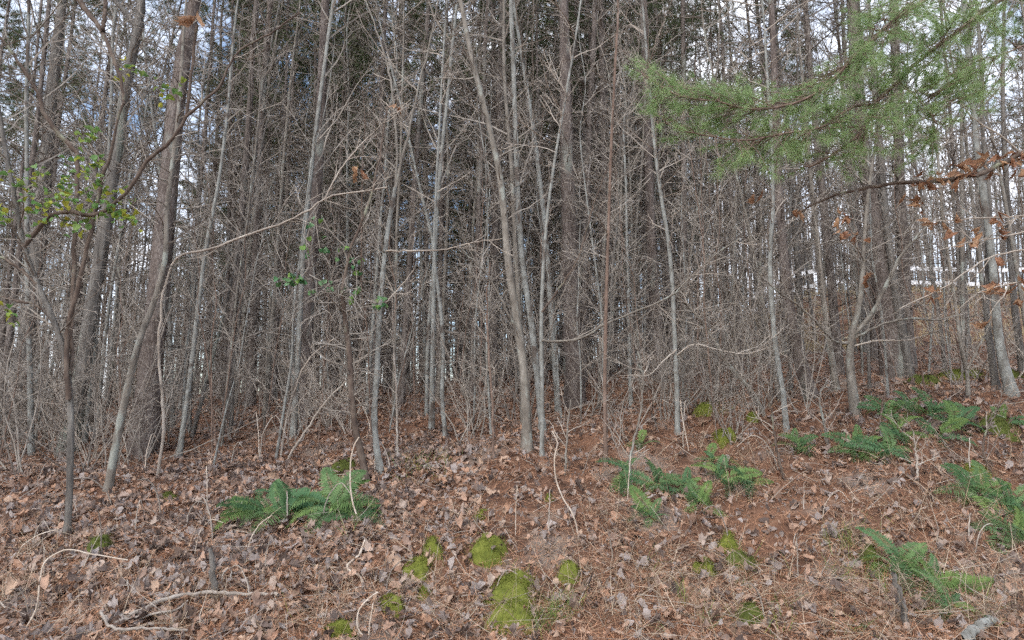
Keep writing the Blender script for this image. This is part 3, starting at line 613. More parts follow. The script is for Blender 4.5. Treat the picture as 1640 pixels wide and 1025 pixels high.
# long pale branch with the green vine, from the stem by the left pine to the middle
t = empty('vine_branch', gpt(252, 765)); tag(t, 'long pale arching branch with a dangling green-leaved vine, left of centre', 'branch'); DV = float(t.location[1]) - .4
limb(t, [(252, 765), (262, 690), (255, 560), (262, 470), (285, 412), (340, 398), (400, 375), (455, 356), (490, 340), (525, 315), (570, 308), (620, 300)], float(t.location[1]), (5, 2.5), 'pale_twig', DV, twigs=(12, .2, .6), tm='pale_twig', nseg=50)
limb(t, [(520, 320), (540, 280), (575, 235), (610, 200), (640, 170)], DV, (3, 1.2), 'pale_twig', twigs=(8, .2, .5), tm='pale_twig')
vines = [[(505, 340), (508, 370), (512, 395), (520, 410), (530, 430)], [(492, 350), (488, 380), (496, 395)], [(515, 345), (530, 372), (555, 398), (568, 425), (572, 455), (566, 478)], [(500, 348), (490, 400), (495, 425), (480, 445), (450, 450)], [(550, 398), (560, 420), (575, 410)], [(566, 478), (590, 482), (608, 486)], [(495, 440), (525, 455)]]
for v in vines: limb(t, v, DV, (2, 1.2), 'twig', name='vine', nseg=16)
for px, py, n in [(488, 355, 2), (508, 347, 2), (515, 357, 1), (492, 392, 3), (494, 398, 2), (498, 380, 1), (514, 382, 1), (516, 396, 2), (523, 402, 2), (536, 408, 1), (549, 396, 4), (565, 412, 2), (571, 422, 2), (575, 411, 1), (572, 433, 2), (568, 458, 2), (565, 472, 3), (567, 480, 2), (560, 468, 1), (464, 435, 3), (475, 440, 4), (482, 447, 4), (455, 447, 3), (445, 445, 2), (468, 452, 3), (490, 445, 2), (497, 468, 3), (523, 450, 3), (524, 458, 2), (608, 478, 4), (612, 484, 3), (545, 455, 1), (600, 490, 2)]:
    hang_leaf(t, at(px, py, DV), VINE, n, .022, .9)
hang_leaf(t, at(575, 270, DV), HUNG, 3, .03, .9)

# ------------------------------------------------------------------ the crowded woods behind
taken = [(o.location.x, o.location.y) for o in C.objects if o.parent is None and o.get('category') in ('tree', 'pine tree')]
def free(x, y, d):
    if 12 < y < 31.5 and .54 < x / y < .78 and R.random() < .8: return False
    return all((x - a) ** 2 + (y - b) ** 2 > d * d for a, b in taken)
n = 0; tries = 0
while n < 215 and tries < 20000:
    tries += 1
    y = 10.5 + 44 * R.random() ** 1.25; a = R.uniform(-1, 1); x = a * (.77 * y + 1.5)
    u = x / y
    dens = 1.0 if -.45 < u < .25 else (.22 if u > 0 else .25)
    if u > .3 and y > 16: dens *= .5
    if u > .36 and y > 15: dens *= .3
    if R.random() > dens or not free(x, y, .75): continue
    taken.append((x, y)); n += 1
    place('pine_tree', R.choice(PINES)[0 if y < 17 else 1 if y < 30 else 2], x, y, R.uniform(.8, 1.12), 'slender pine among many others deep in the crowded woods', 'pine tree', 'pines crowding the woods', lean=(R.gauss(0, .02), R.gauss(0, .02)))
n = 0
while n < 260:
    y = 8.4 + 22 * R.random() ** 1.4; x = R.uniform(-1, 1) * (.80 * y + 1.5)
    if not free(x, y, .35) or (x / y > .38 and y > 13 and R.random() < .6): continue
    taken.append((x, y)); n += 1
    place('sapling', R.choice(SAPS), x, y, R.uniform(.7, 1.15), 'thin bare sapling among many others deep in the crowded woods', 'tree', 'thin saplings in the woods', lean=(R.gauss(0, .06), R.gauss(0, .06)))
n = 0
while n < 80:
    y = 11 + 34 * R.random(); u = R.choice([R.uniform(.25, .85), R.uniform(.25, .85), R.uniform(-.85, -.45)]); x = u * y
    if not free(x, y, .7) or (u > .45 and 15 < y < 33 and R.random() < .6): continue
    taken.append((x, y)); n += 1
    place('hardwood_tree', R.choice(TALL), x, y, R.uniform(.75, 1.1), 'bare hardwood trunk among others deep in the crowded woods', 'tree', 'bare hardwoods in the woods', lean=(R.gauss(0, .05), R.gauss(0, .05)))
n = 0
while n < 34:
    y = 35 + 13 * R.random(); x = R.uniform(.28, .9) * y
    if not free(x, y, .7): continue
    taken.append((x, y)); n += 1
    place('hardwood_tree', R.choice(TALL), x, y, R.uniform(.9, 1.25), 'bare hardwood trunk among others deep in the crowded woods', 'tree', 'bare hardwoods in the woods', lean=(R.gauss(0, .06), R.gauss(0, .06)))
n = 0
while n < 30:
    y = 6.9 + 2.6 * R.random(); x = R.choice([R.uniform(-.85, -.2), R.uniform(-.2, .5), R.uniform(.2, .48)]) * y; n += 1
    o = obj('bare_shrub', R.choice([SHRUBS[2], SHRUBS[2], SHRUBS[0], SHRUBS[3]]), None, (x, y, float(H(x, y)) - .02), (R.gauss(0, .12), R.gauss(0, .12), R.uniform(0, 6.28)), R.uniform(.6, 1.1))
    tag(o, 'spindly bare shrub with long thin stems among the front trees', 'shrub', 'spindly shrubs among the front trees')
n = 0
while n < 58:
    y = 7.3 + 3.2 * R.random(); x = R.uniform(-.85, .8) * y
    if not free(x, y, .3): continue
    taken.append((x, y)); n += 1
    place('whip', R.choice([SAPS[1], SAPS[3], SAPS[3]]), x, y, R.uniform(.55, .9), 'very thin bare whip growing among the front trees', 'tree', 'thin whips among the front trees', lean=(R.gauss(0, .09), R.gauss(0, .09)))
n = 0
while n < 26:
    y = 7.3 + 4 * R.random(); x = R.uniform(-.88, -.5) * y; n += 1
    o = obj('bare_shrub', R.choice(SHRUBS), None, (x, y, float(H(x, y)) - .02), (R.gauss(0, .1), R.gauss(0, .1), R.uniform(0, 6.28)), R.uniform(.7, 1.2))
    tag(o, 'low bare twiggy shrub in the tangled undergrowth of the woods', 'shrub', 'bare undergrowth shrubs')
n = 0
while n < 105:
    y = 8.2 + 14 * R.random() ** 1.1; u = R.uniform(-.85, .85); x = u * y
    if u > .36 and y > 11: continue
    n += 1
    o = obj('bare_shrub', R.choice(SHRUBS), None, (x, y, float(H(x, y)) - .02), (R.gauss(0, .1), R.gauss(0, .1), R.uniform(0, 6.28)), R.uniform(.6, 1.15))
    tag(o, 'low bare twiggy shrub in the tangled undergrowth of the woods', 'shrub', 'bare undergrowth shrubs')

REF = [(230, 'the thick left pine'), (374, 'the stick-side grey sapling'), (487, 'the dark left-centre pine'), (612, 'the pale bent sapling'), (700, 'the crossing stems'), (850, 'the clump of three'), (922, 'the central pine'),
       (1085, 'the sapling behind the right ferns'), (1260, 'the lichen-white sapling'), (1370, 'the low-forked sapling'), (1440, 'the shaggy pine'), (1605, 'the curved pale trunk')]
def pxof(o):
    d = np.array(o.location) - CAM; return 820 + F * d[0] / (d[1] * cp + d[2] * sp)
for nm, word in (('pine_tree', 'slender pine'), ('sapling', 'background sapling'), ('hardwood_tree', 'bare hardwood trunk')):
    for (a, na), (b, nb) in zip(REF[:-1], REF[1:]):
        q = sorted([o for o in WOODS if o.name.split('.')[0] == nm and a + 6 < pxof(o) < b - 6], key=lambda o: o.location.y)
        for o, w in zip(q[:2], ('nearest', 'second nearest')):
            if o.location.y < 19: o['label'] = '%s %s seen between %s and %s' % (w, word, na.replace('the ', ''), nb.replace('the ', ''))

dw = MB(); n = 900; y = G.uniform(46, 74, n); u = G.uniform(-.9, .95, n); x = u * y
P = grow(np.stack([x, y, H(x, y) - .3], -1), np.stack([G.normal(0, .03, n), G.normal(0, .03, n), np.ones(n)], -1), G.uniform(9, 17, n), 7, .02, 0)
tubes(dw, P, G.uniform(.06, .16, n), np.full(n, .03), 5)
A = sub(P, 9, .17, 70, 4, .05, .95, .12); tubes(dw, A, np.full(len(A), .03), np.full(len(A), .012)); B = sub(A, 3, .5, 45, 3, .2, .95, .2); tubes(dw, B, np.full(len(B), .014), np.full(len(B), .007))
tag(obj('distant_woods', dw.mesh('distant_woods', M['pine_bark_far'], False)), 'far mass of grey trunks and brush closing the woods behind', 'woods', kind='stuff')

# white rail fence on the road bank
A_, B_ = np.array([9.0, 31.4, 0]), np.array([36.0, 34.6, 0])
fr = empty('rail_fence', (A_[0], A_[1], float(H(A_[0], A_[1])))); tag(fr, 'white rail fence along the bank far behind the trees on the right', 'fence')
fo = np.array(fr.location); nP = 13; mb = MB()
def box(mb, a, b, w, h):
    a = np.asarray(a); b = np.asarray(b); d = norm(b - a); s = norm(np.cross(d, [0, 0, 1])) * w / 2; u = norm(np.cross(s, d)) * h / 2
    v = [p + i * s + j * u for p in (a, b) for i, j in ((-1, -1), (1, -1), (1, 1), (-1, 1))]
    mb.add(v, [[0, 1, 2, 3], [7, 6, 5, 4], [0, 4, 5, 1], [1, 5, 6, 2], [2, 6, 7, 3], [3, 7, 4, 0]]); return mb
for i in range(nP + 1):
    k = i / nP; x, y = A_[0] + (B_[0] - A_[0]) * k, A_[1] + (B_[1] - A_[1]) * k; z = float(H(x, y))
    p = np.array([x, y, z]) - fo
    obj('post', box(MB(), p - [0, 0, .3], p + [0, 0, 1.35], .14, .14).mesh('post', M['white_paint'], False), fr)
    if i < nP:
        k2 = (i + 1) / nP; x2, y2 = A_[0] + (B_[0] - A_[0]) * k2, A_[1] + (B_[1] - A_[1]) * k2; q = np.array([x2, y2, float(H(x2, y2))]) - fo
        for hh in (.5, 1.2): obj('rail', box(MB(), p + [0, -.09, hh], q + [0, -.09, hh], .05, .19).mesh('rail', M['white_paint'], False), fr)

# ------------------------------------------------------------------ ferns
def frond_mesh(L, rise, wid, seed):
    g = np.random.default_rng(seed); mb = MB(); n = 24
    t = np.linspace(0, 1, n); ang = rise + (-rise - .8) * t ** .9
    y = np.concatenate([[0], np.cumsum(np.cos(ang[:-1]))]) * L / n; z = np.concatenate([[0], np.cumsum(np.sin(ang[:-1]))]) * L / n
    bx = .05 * L * np.sin(t * 2 + seed); rc = np.stack([bx, y, z], -1)
    tubes(mb, rc[None], [.0022], [.001], 3)
    for k in range(3, n):
        w = wid * (np.sin(min(t[k] * 2.6 + .25, math.pi / 2)) * (1 - max(0, t[k] - .45) / .55) ** .75 + .08)
        for half in (0, .5):
            if k + half >= n: continue
            c = rc[k] if half == 0 or k == n - 1 else (rc[k] + rc[k + 1]) / 2
            for s in (-1, 1):
                w2 = w * g.uniform(.75, 1.08) * (0 if g.random() < .04 else 1)
                if w2 == 0: continue
                d = np.array([s, .22 + g.normal(0, .09), -.10 + g.normal(0, .09)]); d = d / np.linalg.norm(d)
                f = np.array([0, 1, .15]) * L / n * .34; up = np.array([0, 0, .004])
                mb.add([c, c + d * w2 * .4 + f + up, c + d * w2, c + d * w2 * .45 - f], [[0, 1, 2, 3]])
    return mb.mesh('frond', M['fern'], False)
FR = [frond_mesh(L, r, w, i) for i, (L, r, w) in enumerate([(.38, .9, .074), (.32, .7, .070), (.42, 1.05, .078), (.28, .5, .062), (.36, 1.2, .072)])]
def fern(px, py, n, label, sc=1.0, a0=0, a1=6.28):
    p = gpt(px - (14 if px < 700 else 0), py + (26 if px < 700 else 12)); sc *= 1.12 if px < 700 else 1.05; sx, sy = slope(p[0], p[1]); o = empty('fern', p + np.array([0, 0, .01]), (math.atan(float(sy)) * .9 + .42, -math.atan(float(sx)) * .85, 0)); tag(o, label, 'fern', 'evergreen ferns on the bank')
    n = max(4, int(n * 1.55))
    for k in range(n):
        a = a0 + (a1 - a0) * (k + R.uniform(-.6, .6)) / n
        obj('frond', R.choice(FR), o, (R.gauss(0, .02), R.gauss(0, .02), 0), (R.uniform(-.15, .4), R.gauss(0, .3), a), sc * R.uniform(.65, 1.3))
    return o
PI = math.pi
fern(440, 800, 5, 'leftmost fern, fronds spread left, by a curved straw stem', .95, PI * .3, PI * 1.0)
fern(478, 800, 9, 'fullest dark fern in the left clump, left of the pale upright vine', .95)
fern(545, 795, 8, 'bright fern with long fronds, just left of the pale upright vine', 1.05)
fern(590, 808, 6, 'fern with broad fronds right of the pale upright vine', .85)
fern(462, 775, 4, 'small fern at the top of the left clump', .6)
fern(1000, 752, 4, 'fern with one upright bluish frond, left end of the right fern patch', .9)
fern(1022, 700, 3, 'small olive fern under the thin reddish stem', .6)
fern(1050, 765, 7, 'dark fern behind the bright leafy fern in the right patch', .85)
fern(1042, 820, 6, 'bright yellow-green fern lowest in the right patch', .7)
fern(1092, 780, 7, 'fern in the middle of the right patch, among straw stems', .8)
fern(1125, 805, 5, 'small light fern at the lower right of the middle patch', .65)
fern(1150, 755, 7, 'large fern arching at the right of the middle patch', .9)
fern(1200, 765, 5, 'fern at the far right end of the middle patch', .75)
fern(1140, 728, 4, 'fern along the top of the middle patch', .7)
fern(1280, 705, 8, 'lone dark fern at the foot of the lichen-white sapling', .75)
fern(1375, 712, 6, 'fern at the left end of the right bank patch', .8)
fern(1415, 715, 7, 'dark fern drooping over the red earth cut on the right bank', .8)
fern(1440, 690, 6, 'fern in the middle of the right bank patch', .75)
fern(1420, 655, 6, 'bright fern beside the mossy foot of the forked sapling', .8)
fern(1490, 655, 6, 'fern below the moss under the Y-forked sapling', .85)
fern(1520, 675, 6, 'fern with one yellowish frond on the right bank', .9)
fern(1500, 690, 5, 'fern at the right end of the right bank patch', .75)
fern(1610, 665, 5, 'fern cut by the right edge, below the curved pale trunk', .8)
fern(1560, 785, 7, 'fern at the top of the large patch by the right edge', .95)
fern(1610, 800, 7, 'fern touching the right edge at mid slope', .95)
fern(1620, 840, 6, 'fern lowest at the right edge', .9)
fern(1440, 905, 7, 'yellow-green fern above the broken grey stub', .75)
fern(1490, 925, 7, 'bluish fern right of the broken grey stub', .8)
fern(1520, 965, 5, 'lowest fern in the right foreground', .7)
fern(1455, 640, 4, 'small fern at the foot of the shaggy pine', .6)

# ------------------------------------------------------------------ moss
ON_MOSS = []
def moss(px, py, wpx, hpx, label, m='moss', lump=.5):
    p = gpt(px, py); D = p[1]; rx = wpx / F * D / 2; ry = rx * R.uniform(.75, 1.0); hz = min(hpx / F * D * .8, .11)
    n = 26; a = np.linspace(0, 2 * PI, n, endpoint=False); rings = [1.0, .9, .72, .48, .22]
    v = []; ph = R.uniform(0, 9)
    edge = 1 + .8 * vnoise(np.cos(a) * 1.9 + ph, np.sin(a) * 1.9 + ph)
    for i, q in enumerate(rings):
        for j in range(n):
            x, y = math.cos(a[j]) * rx * q * edge[j], math.sin(a[j]) * ry * q * edge[j]
            z = float(H(p[0] + x, p[1] + y)) - p[2] + hz * (1 - q ** 2.2) * (1 + 2 * lump * float(vnoise((p[0] + x) * 14, (p[1] + y) * 14))) + (.004 if i else -.03)
            v.append((x, y, z))
    v.append((0, 0, hz)); f = [[i * n + j, i * n + (j + 1) % n, (i + 1) * n + (j + 1) % n, (i + 1) * n + j] for i in range(4) for j in range(n)]
    mb = MB(); mb.add(v, f); mb.add(np.array(v)[-n - 1:], [[j, (j + 1) % n, n] for j in range(n)])
    o = obj('moss_cushion', mb.mesh('moss_cushion', M[m]), None, p)
    tag(o, label, 'moss', 'moss cushions on the bank')
    # short shoots
    V = np.array(v); k = int(min(2600, 300 + rx * ry * 42000)); b = V[G.integers(0, len(V), k)] + G.normal(0, .6, (k, 3)) * [rx * .3, ry * .3, 0]
    d = norm(G.normal(size=(k, 3)) * .5 + [0, 0, 1]); w = norm(np.cross(d, G.normal(size=(k, 3)))) * .0022
    rr2 = (b[:, 0] / rx) ** 2 + (b[:, 1] / ry) ** 2
    b[:, 2] = np.maximum(b[:, 2] - .004, H(p[0] + b[:, 0], p[1] + b[:, 1]) - p[2] + hz * np.clip(1 - rr2, 0, 1) * .9)
    tip = b + d * G.uniform(.010, .024, (k, 1)); vv = np.stack([b - w, b + w, tip], 1).reshape(-1, 3)
    sm = MB(); sm.add(vv, np.arange(len(vv)).reshape(-1, 3))
    obj('shoots', sm.mesh('shoots', M[m], False), o)['kind'] = 'stuff'
    for _ in range(max(1, int(rx * 30))):
        ex, ey = R.gauss(0, rx * .75), R.gauss(0, ry * .75); ON_MOSS.append((p[0] + ex, p[1] + ey, hz * max(0, 1 - (ex / rx) ** 2 - (ey / ry) ** 2)))
for a in [(782, 890, 62, 40, 'rounded moss cushion above the peach-coloured leaf, centre front'), (690, 888, 38, 24, 'moss cushion second in the upper row, centre front'), (668, 920, 50, 30, 'moss cushion with a sloping top, left of the peach-coloured leaf'),
          (628, 978, 48, 30, 'rounded green moss cushion near the white bent vine'), (678, 955, 24, 18, 'little moss cushion between two bigger ones, centre front'), (822, 955, 86, 40, 'upper lobe of the big bright moss patch, centre front'),
          (822, 995, 92, 44, 'lower lobe of the big bright moss patch, centre front'), (912, 925, 40, 36, 'round moss ball standing alone right of centre'), (1168, 880, 36, 26, 'moss cushion above the rusty needle patch'),
          (1130, 915, 38, 26, 'bright moss cushion left of the rusty needle patch'), (880, 802, 14, 12, 'tiny moss dot on the mid slope, centre'), (770, 828, 26, 10, 'flat moss spot above the centre cushions'),
          (160, 885, 42, 40, 'dark moss at the foot of the crooked sapling'), (548, 755, 44, 22, 'moss behind the bright left fern'), (1158, 705, 40, 22, 'moss tuft on the red earth upslope of the middle ferns'),
          (1130, 662, 34, 20, 'pale green moss tuft highest on the middle slope'), (1600, 690, 60, 34, 'olive moss patch at the right edge under the curved trunk'), (1545, 605, 70, 16, 'long flat moss strip under the Y-forked sapling'),
          (1480, 612, 44, 14, 'flat moss behind the right bank ferns'), (1625, 610, 34, 26, 'olive moss beside the curved pale trunk'), (1565, 758, 46, 12, 'thin moss line above the large right fern patch'), (1190, 905, 44, 22, 'dull moss between two bright cushions, right of centre'),
          (545, 1018, 50, 20, 'moss at the bottom edge left of centre'), (1200, 995, 50, 26, 'dull moss in the dry grass, right front'), (1395, 900, 30, 26, 'olive moss left of the yellow-green fern'), (1205, 672, 20, 12, 'small moss dot right of the middle slope'), (268, 800, 24, 14, 'olive moss spot on the left slope')]:
    moss(*a, m='moss_dull' if any(w in a[4] for w in ('dull', 'olive', 'dark', 'behind')) else 'moss')

# ------------------------------------------------------------------ sticks, stubs and dead vines on the bank
def stick(name, label, cat, pts, w, m, lift=0.0, D=None, sides=6, group=None, nseg=30, twigs=None):
    """pts (px, py[, height above ground in m]) along the ground"""
    P = []
    for q in pts:
        g = gpt(q[0], q[1] if len(q) < 3 else q[1])
        P.append(g + np.array([0, 0, lift]))
    P = np.array(P)
    org = P[0].copy(); o = empty(name, org); tag(o, label, cat, group)
    limb3(o, P, w[0] / F * P[0, 1] / 2, w[1] / F * P[-1, 1] / 2, m, twigs, 'pale_twig', 'stem', sides, nseg); return o
def upright(name, label, cat, pts, w, m, Dtop=None, sides=6, twigs=None, nseg=30, tm='pale_twig', group=None):
    """stands at its first point; the rest is traced at the distance of the foot"""
    g = gpt(*pts[0]); o = empty(name, g - np.array([0, 0, .02])); tag(o, label, cat, group)
    D = g[1]; Dt = D if Dtop is None else D + Dtop; n = len(pts)
    P = [g - np.array([0, 0, .03])] + [at(px, py, D + (Dt - D) * (i + 1) / (n - 1)) for i, (px, py) in enumerate(pts[1:])]
    k = .68 if m == 'straw_stem' else 1.0
    limb3(o, P, k * w[0] / F * D / 2, k * w[1] / F * Dt / 2, m, twigs, tm, 'stem', sides, nseg); return o
stick('fallen_branch', 'long pale fallen branch lying across the left foreground', 'branch', [(165, 1003), (215, 995), (260, 975), (310, 964), (370, 963), (445, 966)], (8, 5), 'dead_wood', .05, sides=9)
stick('fallen_branch', 'thin pale fallen branch under the long one, bottom left', 'branch', [(180, 1010), (240, 998), (290, 985), (300, 975)], (5, 2.5), 'dead_wood', .05)
stick('fallen_branch', 'grey branch at the bottom edge, lower left', 'branch', [(160, 995), (190, 1022), (240, 1020), (300, 1024)], (5, 4), 'dead_wood', .05)
upright('broken_stub', 'short broken grey stub standing in the left foreground', 'stub', [(345, 958), (341, 925), (339, 890), (336, 878)], (12, 5), 'furrow_bark', sides=8, nseg=12)
upright('broken_stub', 'broken grey stub with a pale snapped top in the right foreground', 'stub', [(1452, 1005), (1446, 970), (1438, 945), (1430, 918)], (10, 7), 'furrow_bark', sides=8, nseg=12)
stick('log', 'lichen-grey log end at the bottom right edge', 'log', [(1545, 1035), (1570, 1015), (1590, 1004)], (16, 13), 'lichen_bark', .04, sides=12)
upright('dead_vine', 'pale upright dead vine standing in front of the left ferns', 'vine', [(580, 842), (570, 822), (563, 795), (561, 760), (563, 730), (568, 712), (575, 700)], (4, 3), 'straw_stem')
stick('dead_vine', 'pale zigzag vine lying below the left ferns', 'vine', [(585, 870), (575, 895), (556, 918), (575, 930), (582, 945)], (4, 4), 'straw_stem', .03)
upright('dead_vine', 'white bent vine loop at the bottom edge left of centre', 'vine', [(592, 1026), (572, 1000), (574, 980), (595, 955), (606, 948)], (4.5, 3), 'straw_stem')
upright('dead_vine', 'white straight vine beside the bent one at the bottom edge', 'vine', [(590, 1028), (592, 1000), (598, 965)], (4, 3), 'straw_stem')
upright('dead_vine', 'pale arching stem over the leaves in the far left foreground', 'vine', [(35, 1010), (58, 975), (64, 930), (72, 900), (100, 882), (150, 888), (205, 897)], (4.5, 2.5), 'straw_stem', .1)
upright('dead_vine', 'short pale arch at the left edge above the big arching stem', 'vine', [(24, 892), (36, 875), (60, 858), (90, 848)], (4, 2), 'straw_stem')
upright('dead_vine', 'curved straw stem beside the leftmost fern', 'vine', [(396, 886), (403, 860), (418, 838), (436, 825)], (3.5, 2), 'straw_stem')
upright('dead_vine', 'pale curving vine on the slope below the clump of three stems', 'vine', [(928, 862), (918, 825), (900, 795), (890, 765), (888, 735), (892, 705), (884, 690)], (4, 3), 'straw_stem')
upright('dead_vine', 'pale straight stalk behind the right ferns', 'vine', [(1104, 722), (1098, 695), (1092, 665), (1090, 640)], (3, 2), 'straw_stem')
upright('dead_vine', 'thin pale stalk crossing the left end of the middle ferns', 'vine', [(1005, 800), (1007, 765), (1010, 730)], (2.5, 2), 'straw_stem')
upright('bare_stalk', 'long thin stalk leaning right, left of the tangled sapling', 'stalk', [(448, 735), (455, 690), (470, 630), (495, 575), (510, 560), (540, 540)], (4, 2), 'pale_twig', twigs=(8, .2, .5))
upright('bare_stalk', 'straight pale pole leaning right up to the tangled sapling', 'stalk', [(455, 738), (490, 690), (525, 640), (555, 610)], (4.5, 2.5), 'pale_twig', twigs=(3, .1, .2))
upright('bare_stalk', 'thin whip standing between the pale sapling and the crossing pair', 'stalk', [(637, 740), (635, 640), (630, 540), (628, 470)], (4, 2), 'pale_twig', twigs=(8, .2, .4))
upright('bare_stalk', 'thin red-brown whip right of the crossing pair', 'stalk', [(790, 735), (788, 640), (783, 560), (780, 480), (785, 420)], (4.5, 2), 'red_bark', twigs=(8, .2, .4))
upright('bare_stalk', 'thin grey whip leaning right beside the crossing pair', 'stalk', [(748, 660), (752, 590), (762, 520), (770, 430)], (4, 2), 'grey_bark', twigs=(8, .2, .4))
upright('bare_stalk', 'dark stalk at the left of the lone dark fern', 'stalk', [(1258, 770), (1246, 730), (1240, 690), (1228, 620)], (5, 2), 'brown_bark', twigs=(8, .2, .4))
upright('bare_stalk', 'forked grey stalk below the leaning pine', 'stalk', [(1325, 715), (1318, 670), (1312, 640), (1330, 600)], (5, 2), 'grey_bark', twigs=(8, .2, .4))
upright('bare_stalk', 'thin stalk in the middle of the right slope', 'stalk', [(1470, 770), (1468, 730), (1462, 690)], (4, 2), 'pale_twig', twigs=(6, .1, .3))
upright('bare_stalk', 'reddish stalk between the forked sapling and the shaggy pine', 'stalk', [(1408, 690), (1412, 650), (1418, 620), (1416, 590)], (3, 1.6), 'red_bark', twigs=(5, .1, .3))
upright('bare_stalk', 'brown stalk arching near the right edge above the ferns', 'stalk', [(1590, 760), (1575, 720), (1590, 670), (1610, 640)], (4, 2), 'brown_bark', twigs=(8, .2, .4))
upright('bare_stalk', 'grey stalk rising from the fern in the middle patch', 'stalk', [(1012, 780), (1010, 730), (1022, 680), (1030, 610), (1015, 540)], (4.5, 2), 'grey_bark', twigs=(12, .2, .5))
upright('bare_stalk', 'slim grey stalk just right of the central pine foot', 'stalk', [(905, 760), (908, 700), (914, 640)], (4, 2), 'grey_bark', twigs=(6, .2, .4))
for k in range(46):                       # nameless dead stems bent over the foreground
    px = R.choice([R.uniform(20, 420), R.uniform(20, 420), R.uniform(420, 900), R.uniform(900, 1600)]); py = R.uniform(700, 1010)
    dx = R.uniform(-70, 70); up = R.uniform(25, 80)
    upright('dry_stem', 'thin dry stem bent over the fallen leaves of the bank', 'stem', [(px, py), (px + dx * .25, py - up * .7), (px + dx * .6, py - up), (px + dx, py - up * R.uniform(.5, 1.0))], (2.6, 1.3), R.choice(['straw_stem', 'pale_twig', 'dead_wood', 'pale_twig']), R.uniform(-.3, .3), sides=4, nseg=12, group='dry stems on the bank')

# ------------------------------------------------------------------ leaf litter, needles, grass
def litter(mb, x, y, L, widths, lift=.012, tiltsd=.4):
    N = len(x); K = len(widths); w = np.array(widths)[None] * L[:, None]; t = np.linspace(0, 1, K)[None]
    bend = G.normal(0, 1.2, (N, 1)); ang = bend * t; st = L[:, None] / (K - 1)
    yy = np.concatenate([np.zeros((N, 1)), np.cumsum(np.cos(ang[:, :-1]) * st, 1)], 1); zz = np.concatenate([np.zeros((N, 1)), np.cumsum(np.sin(ang[:, :-1]) * st, 1)], 1)
    curl = G.normal(.3, 1.1, (N, 1)) * 3.0; tw = G.normal(0, .9, (N, 1)) * t
    cols = []
    for s in (-1, 0, 1):
        xs = s * w * np.cos(tw); z = zz + curl * w ** 2 / L[:, None] * abs(s) + s * w * np.sin(tw) + G.normal(0, .02, (N, K)) * L[:, None] * abs(s)
        cols.append(np.stack([xs, yy - L[:, None] / 2 + abs(s) * w * .3, z], -1))
    V = np.stack(cols, 2)                     # N,K,3,3
    yaw = G.uniform(0, 2 * PI, N); sx, sy = slope(x, y)
    nrm = norm(np.stack([-sx, -sy, np.ones(N)], -1) + G.normal(0, tiltsd, (N, 3)))
    a = np.stack([np.cos(yaw), np.sin(yaw), np.zeros(N)], -1); u = norm(a - (a * nrm).sum(-1, keepdims=True) * nrm); v = np.cross(nrm, u)
    base = np.stack([x, y, H(x, y) + lift + G.random(N) * .03], -1)
    out = base[:, None, None] + V[..., :1] * u[:, None, None] + V[..., 1:2] * v[:, None, None] + V[..., 2:] * nrm[:, None, None]
    idx = np.arange(N * K * 3).reshape(N, K, 3)
    f = np.stack([idx[:, :-1, :-1], idx[:, :-1, 1:], idx[:, 1:, 1:], idx[:, 1:, :-1]], -1).reshape(-1, 4)
    mb.add(out.reshape(-1, 3), f)
def scatter(n, y0, y1, side, p=1.0):
    y = y0 + (y1 - y0) * G.random(n) ** p; x = G.uniform(-1, 1, n) * (.78 * y + side); return x, y
lm_ = MB()
def dens(x, y):                              # drifts of leaves to the left, mostly bare straw to the right
    q = np.clip(vnoise(x * .9 + 3, y * .9 + 8) + .5, 0, 1); k = sstep((x + 1.2) / 3.0) * sstep((y - 3.2) / 1.2)
    return ((.45 + .8 * q) * (1 - k) + (.10 + .55 * q ** 1.5) * k) * (1 - .92 * sstep((y - 18) / 3) * sstep((x - 6) / 3))
for (n, y0, y1, Lm, W_) in [(17000, 3.4, 7.6, .080, [.02, .20, .17, .30, .22, .25, .03]), (22000, 3.4, 8.4, .042, [.02, .24, .32, .22, .02]), (16000, 7.2, 14, .08, [.02, .22, .20, .30, .03]), (9000, 13, 30, .11, [.02, .26, .22, .02])]:
    x, y = scatter(n, y0, y1, 1.6); k = G.random(n) < dens(x, y); x, y = x[k], y[k]
    litter(lm_, x, y, Lm * G.uniform(.45, 1.5, len(x)), W_)
lit = tag(obj('leaf_litter', lm_.mesh('leaf_litter', M['leaf_litter'], False)), 'thick carpet of fallen brown, tan and grey oak leaves over the bank', 'leaf litter', kind='stuff')
n = 0
for x, y, dz in ON_MOSS[:70]:
    obj('leaf', R.choice(FALLEN), lit, (x, y, float(H(x, y)) + dz + .03), (R.gauss(.3, .35), R.gauss(0, .35), R.uniform(0, 6.28)), R.uniform(.3, .6)); n += 1
while n < 300:
    px, py = 1640 * R.random() ** 1.3, R.uniform(760, 1024)
    p = gpt(px, py, .03 + R.random() * .02); sx, sy = slope(p[0], p[1])
    q = Vector((-float(sx) + R.gauss(0, .3), -float(sy) + R.gauss(0, .3), 1)).to_track_quat('Z', 'Y').to_matrix() @ Matrix.Rotation(R.uniform(0, 6.28), 3, 'Z')
    obj('leaf', R.choice(FALLEN), lit, p, q.to_euler(), R.uniform(.32, .8) * (1 if px < 900 else .8)); n += 1

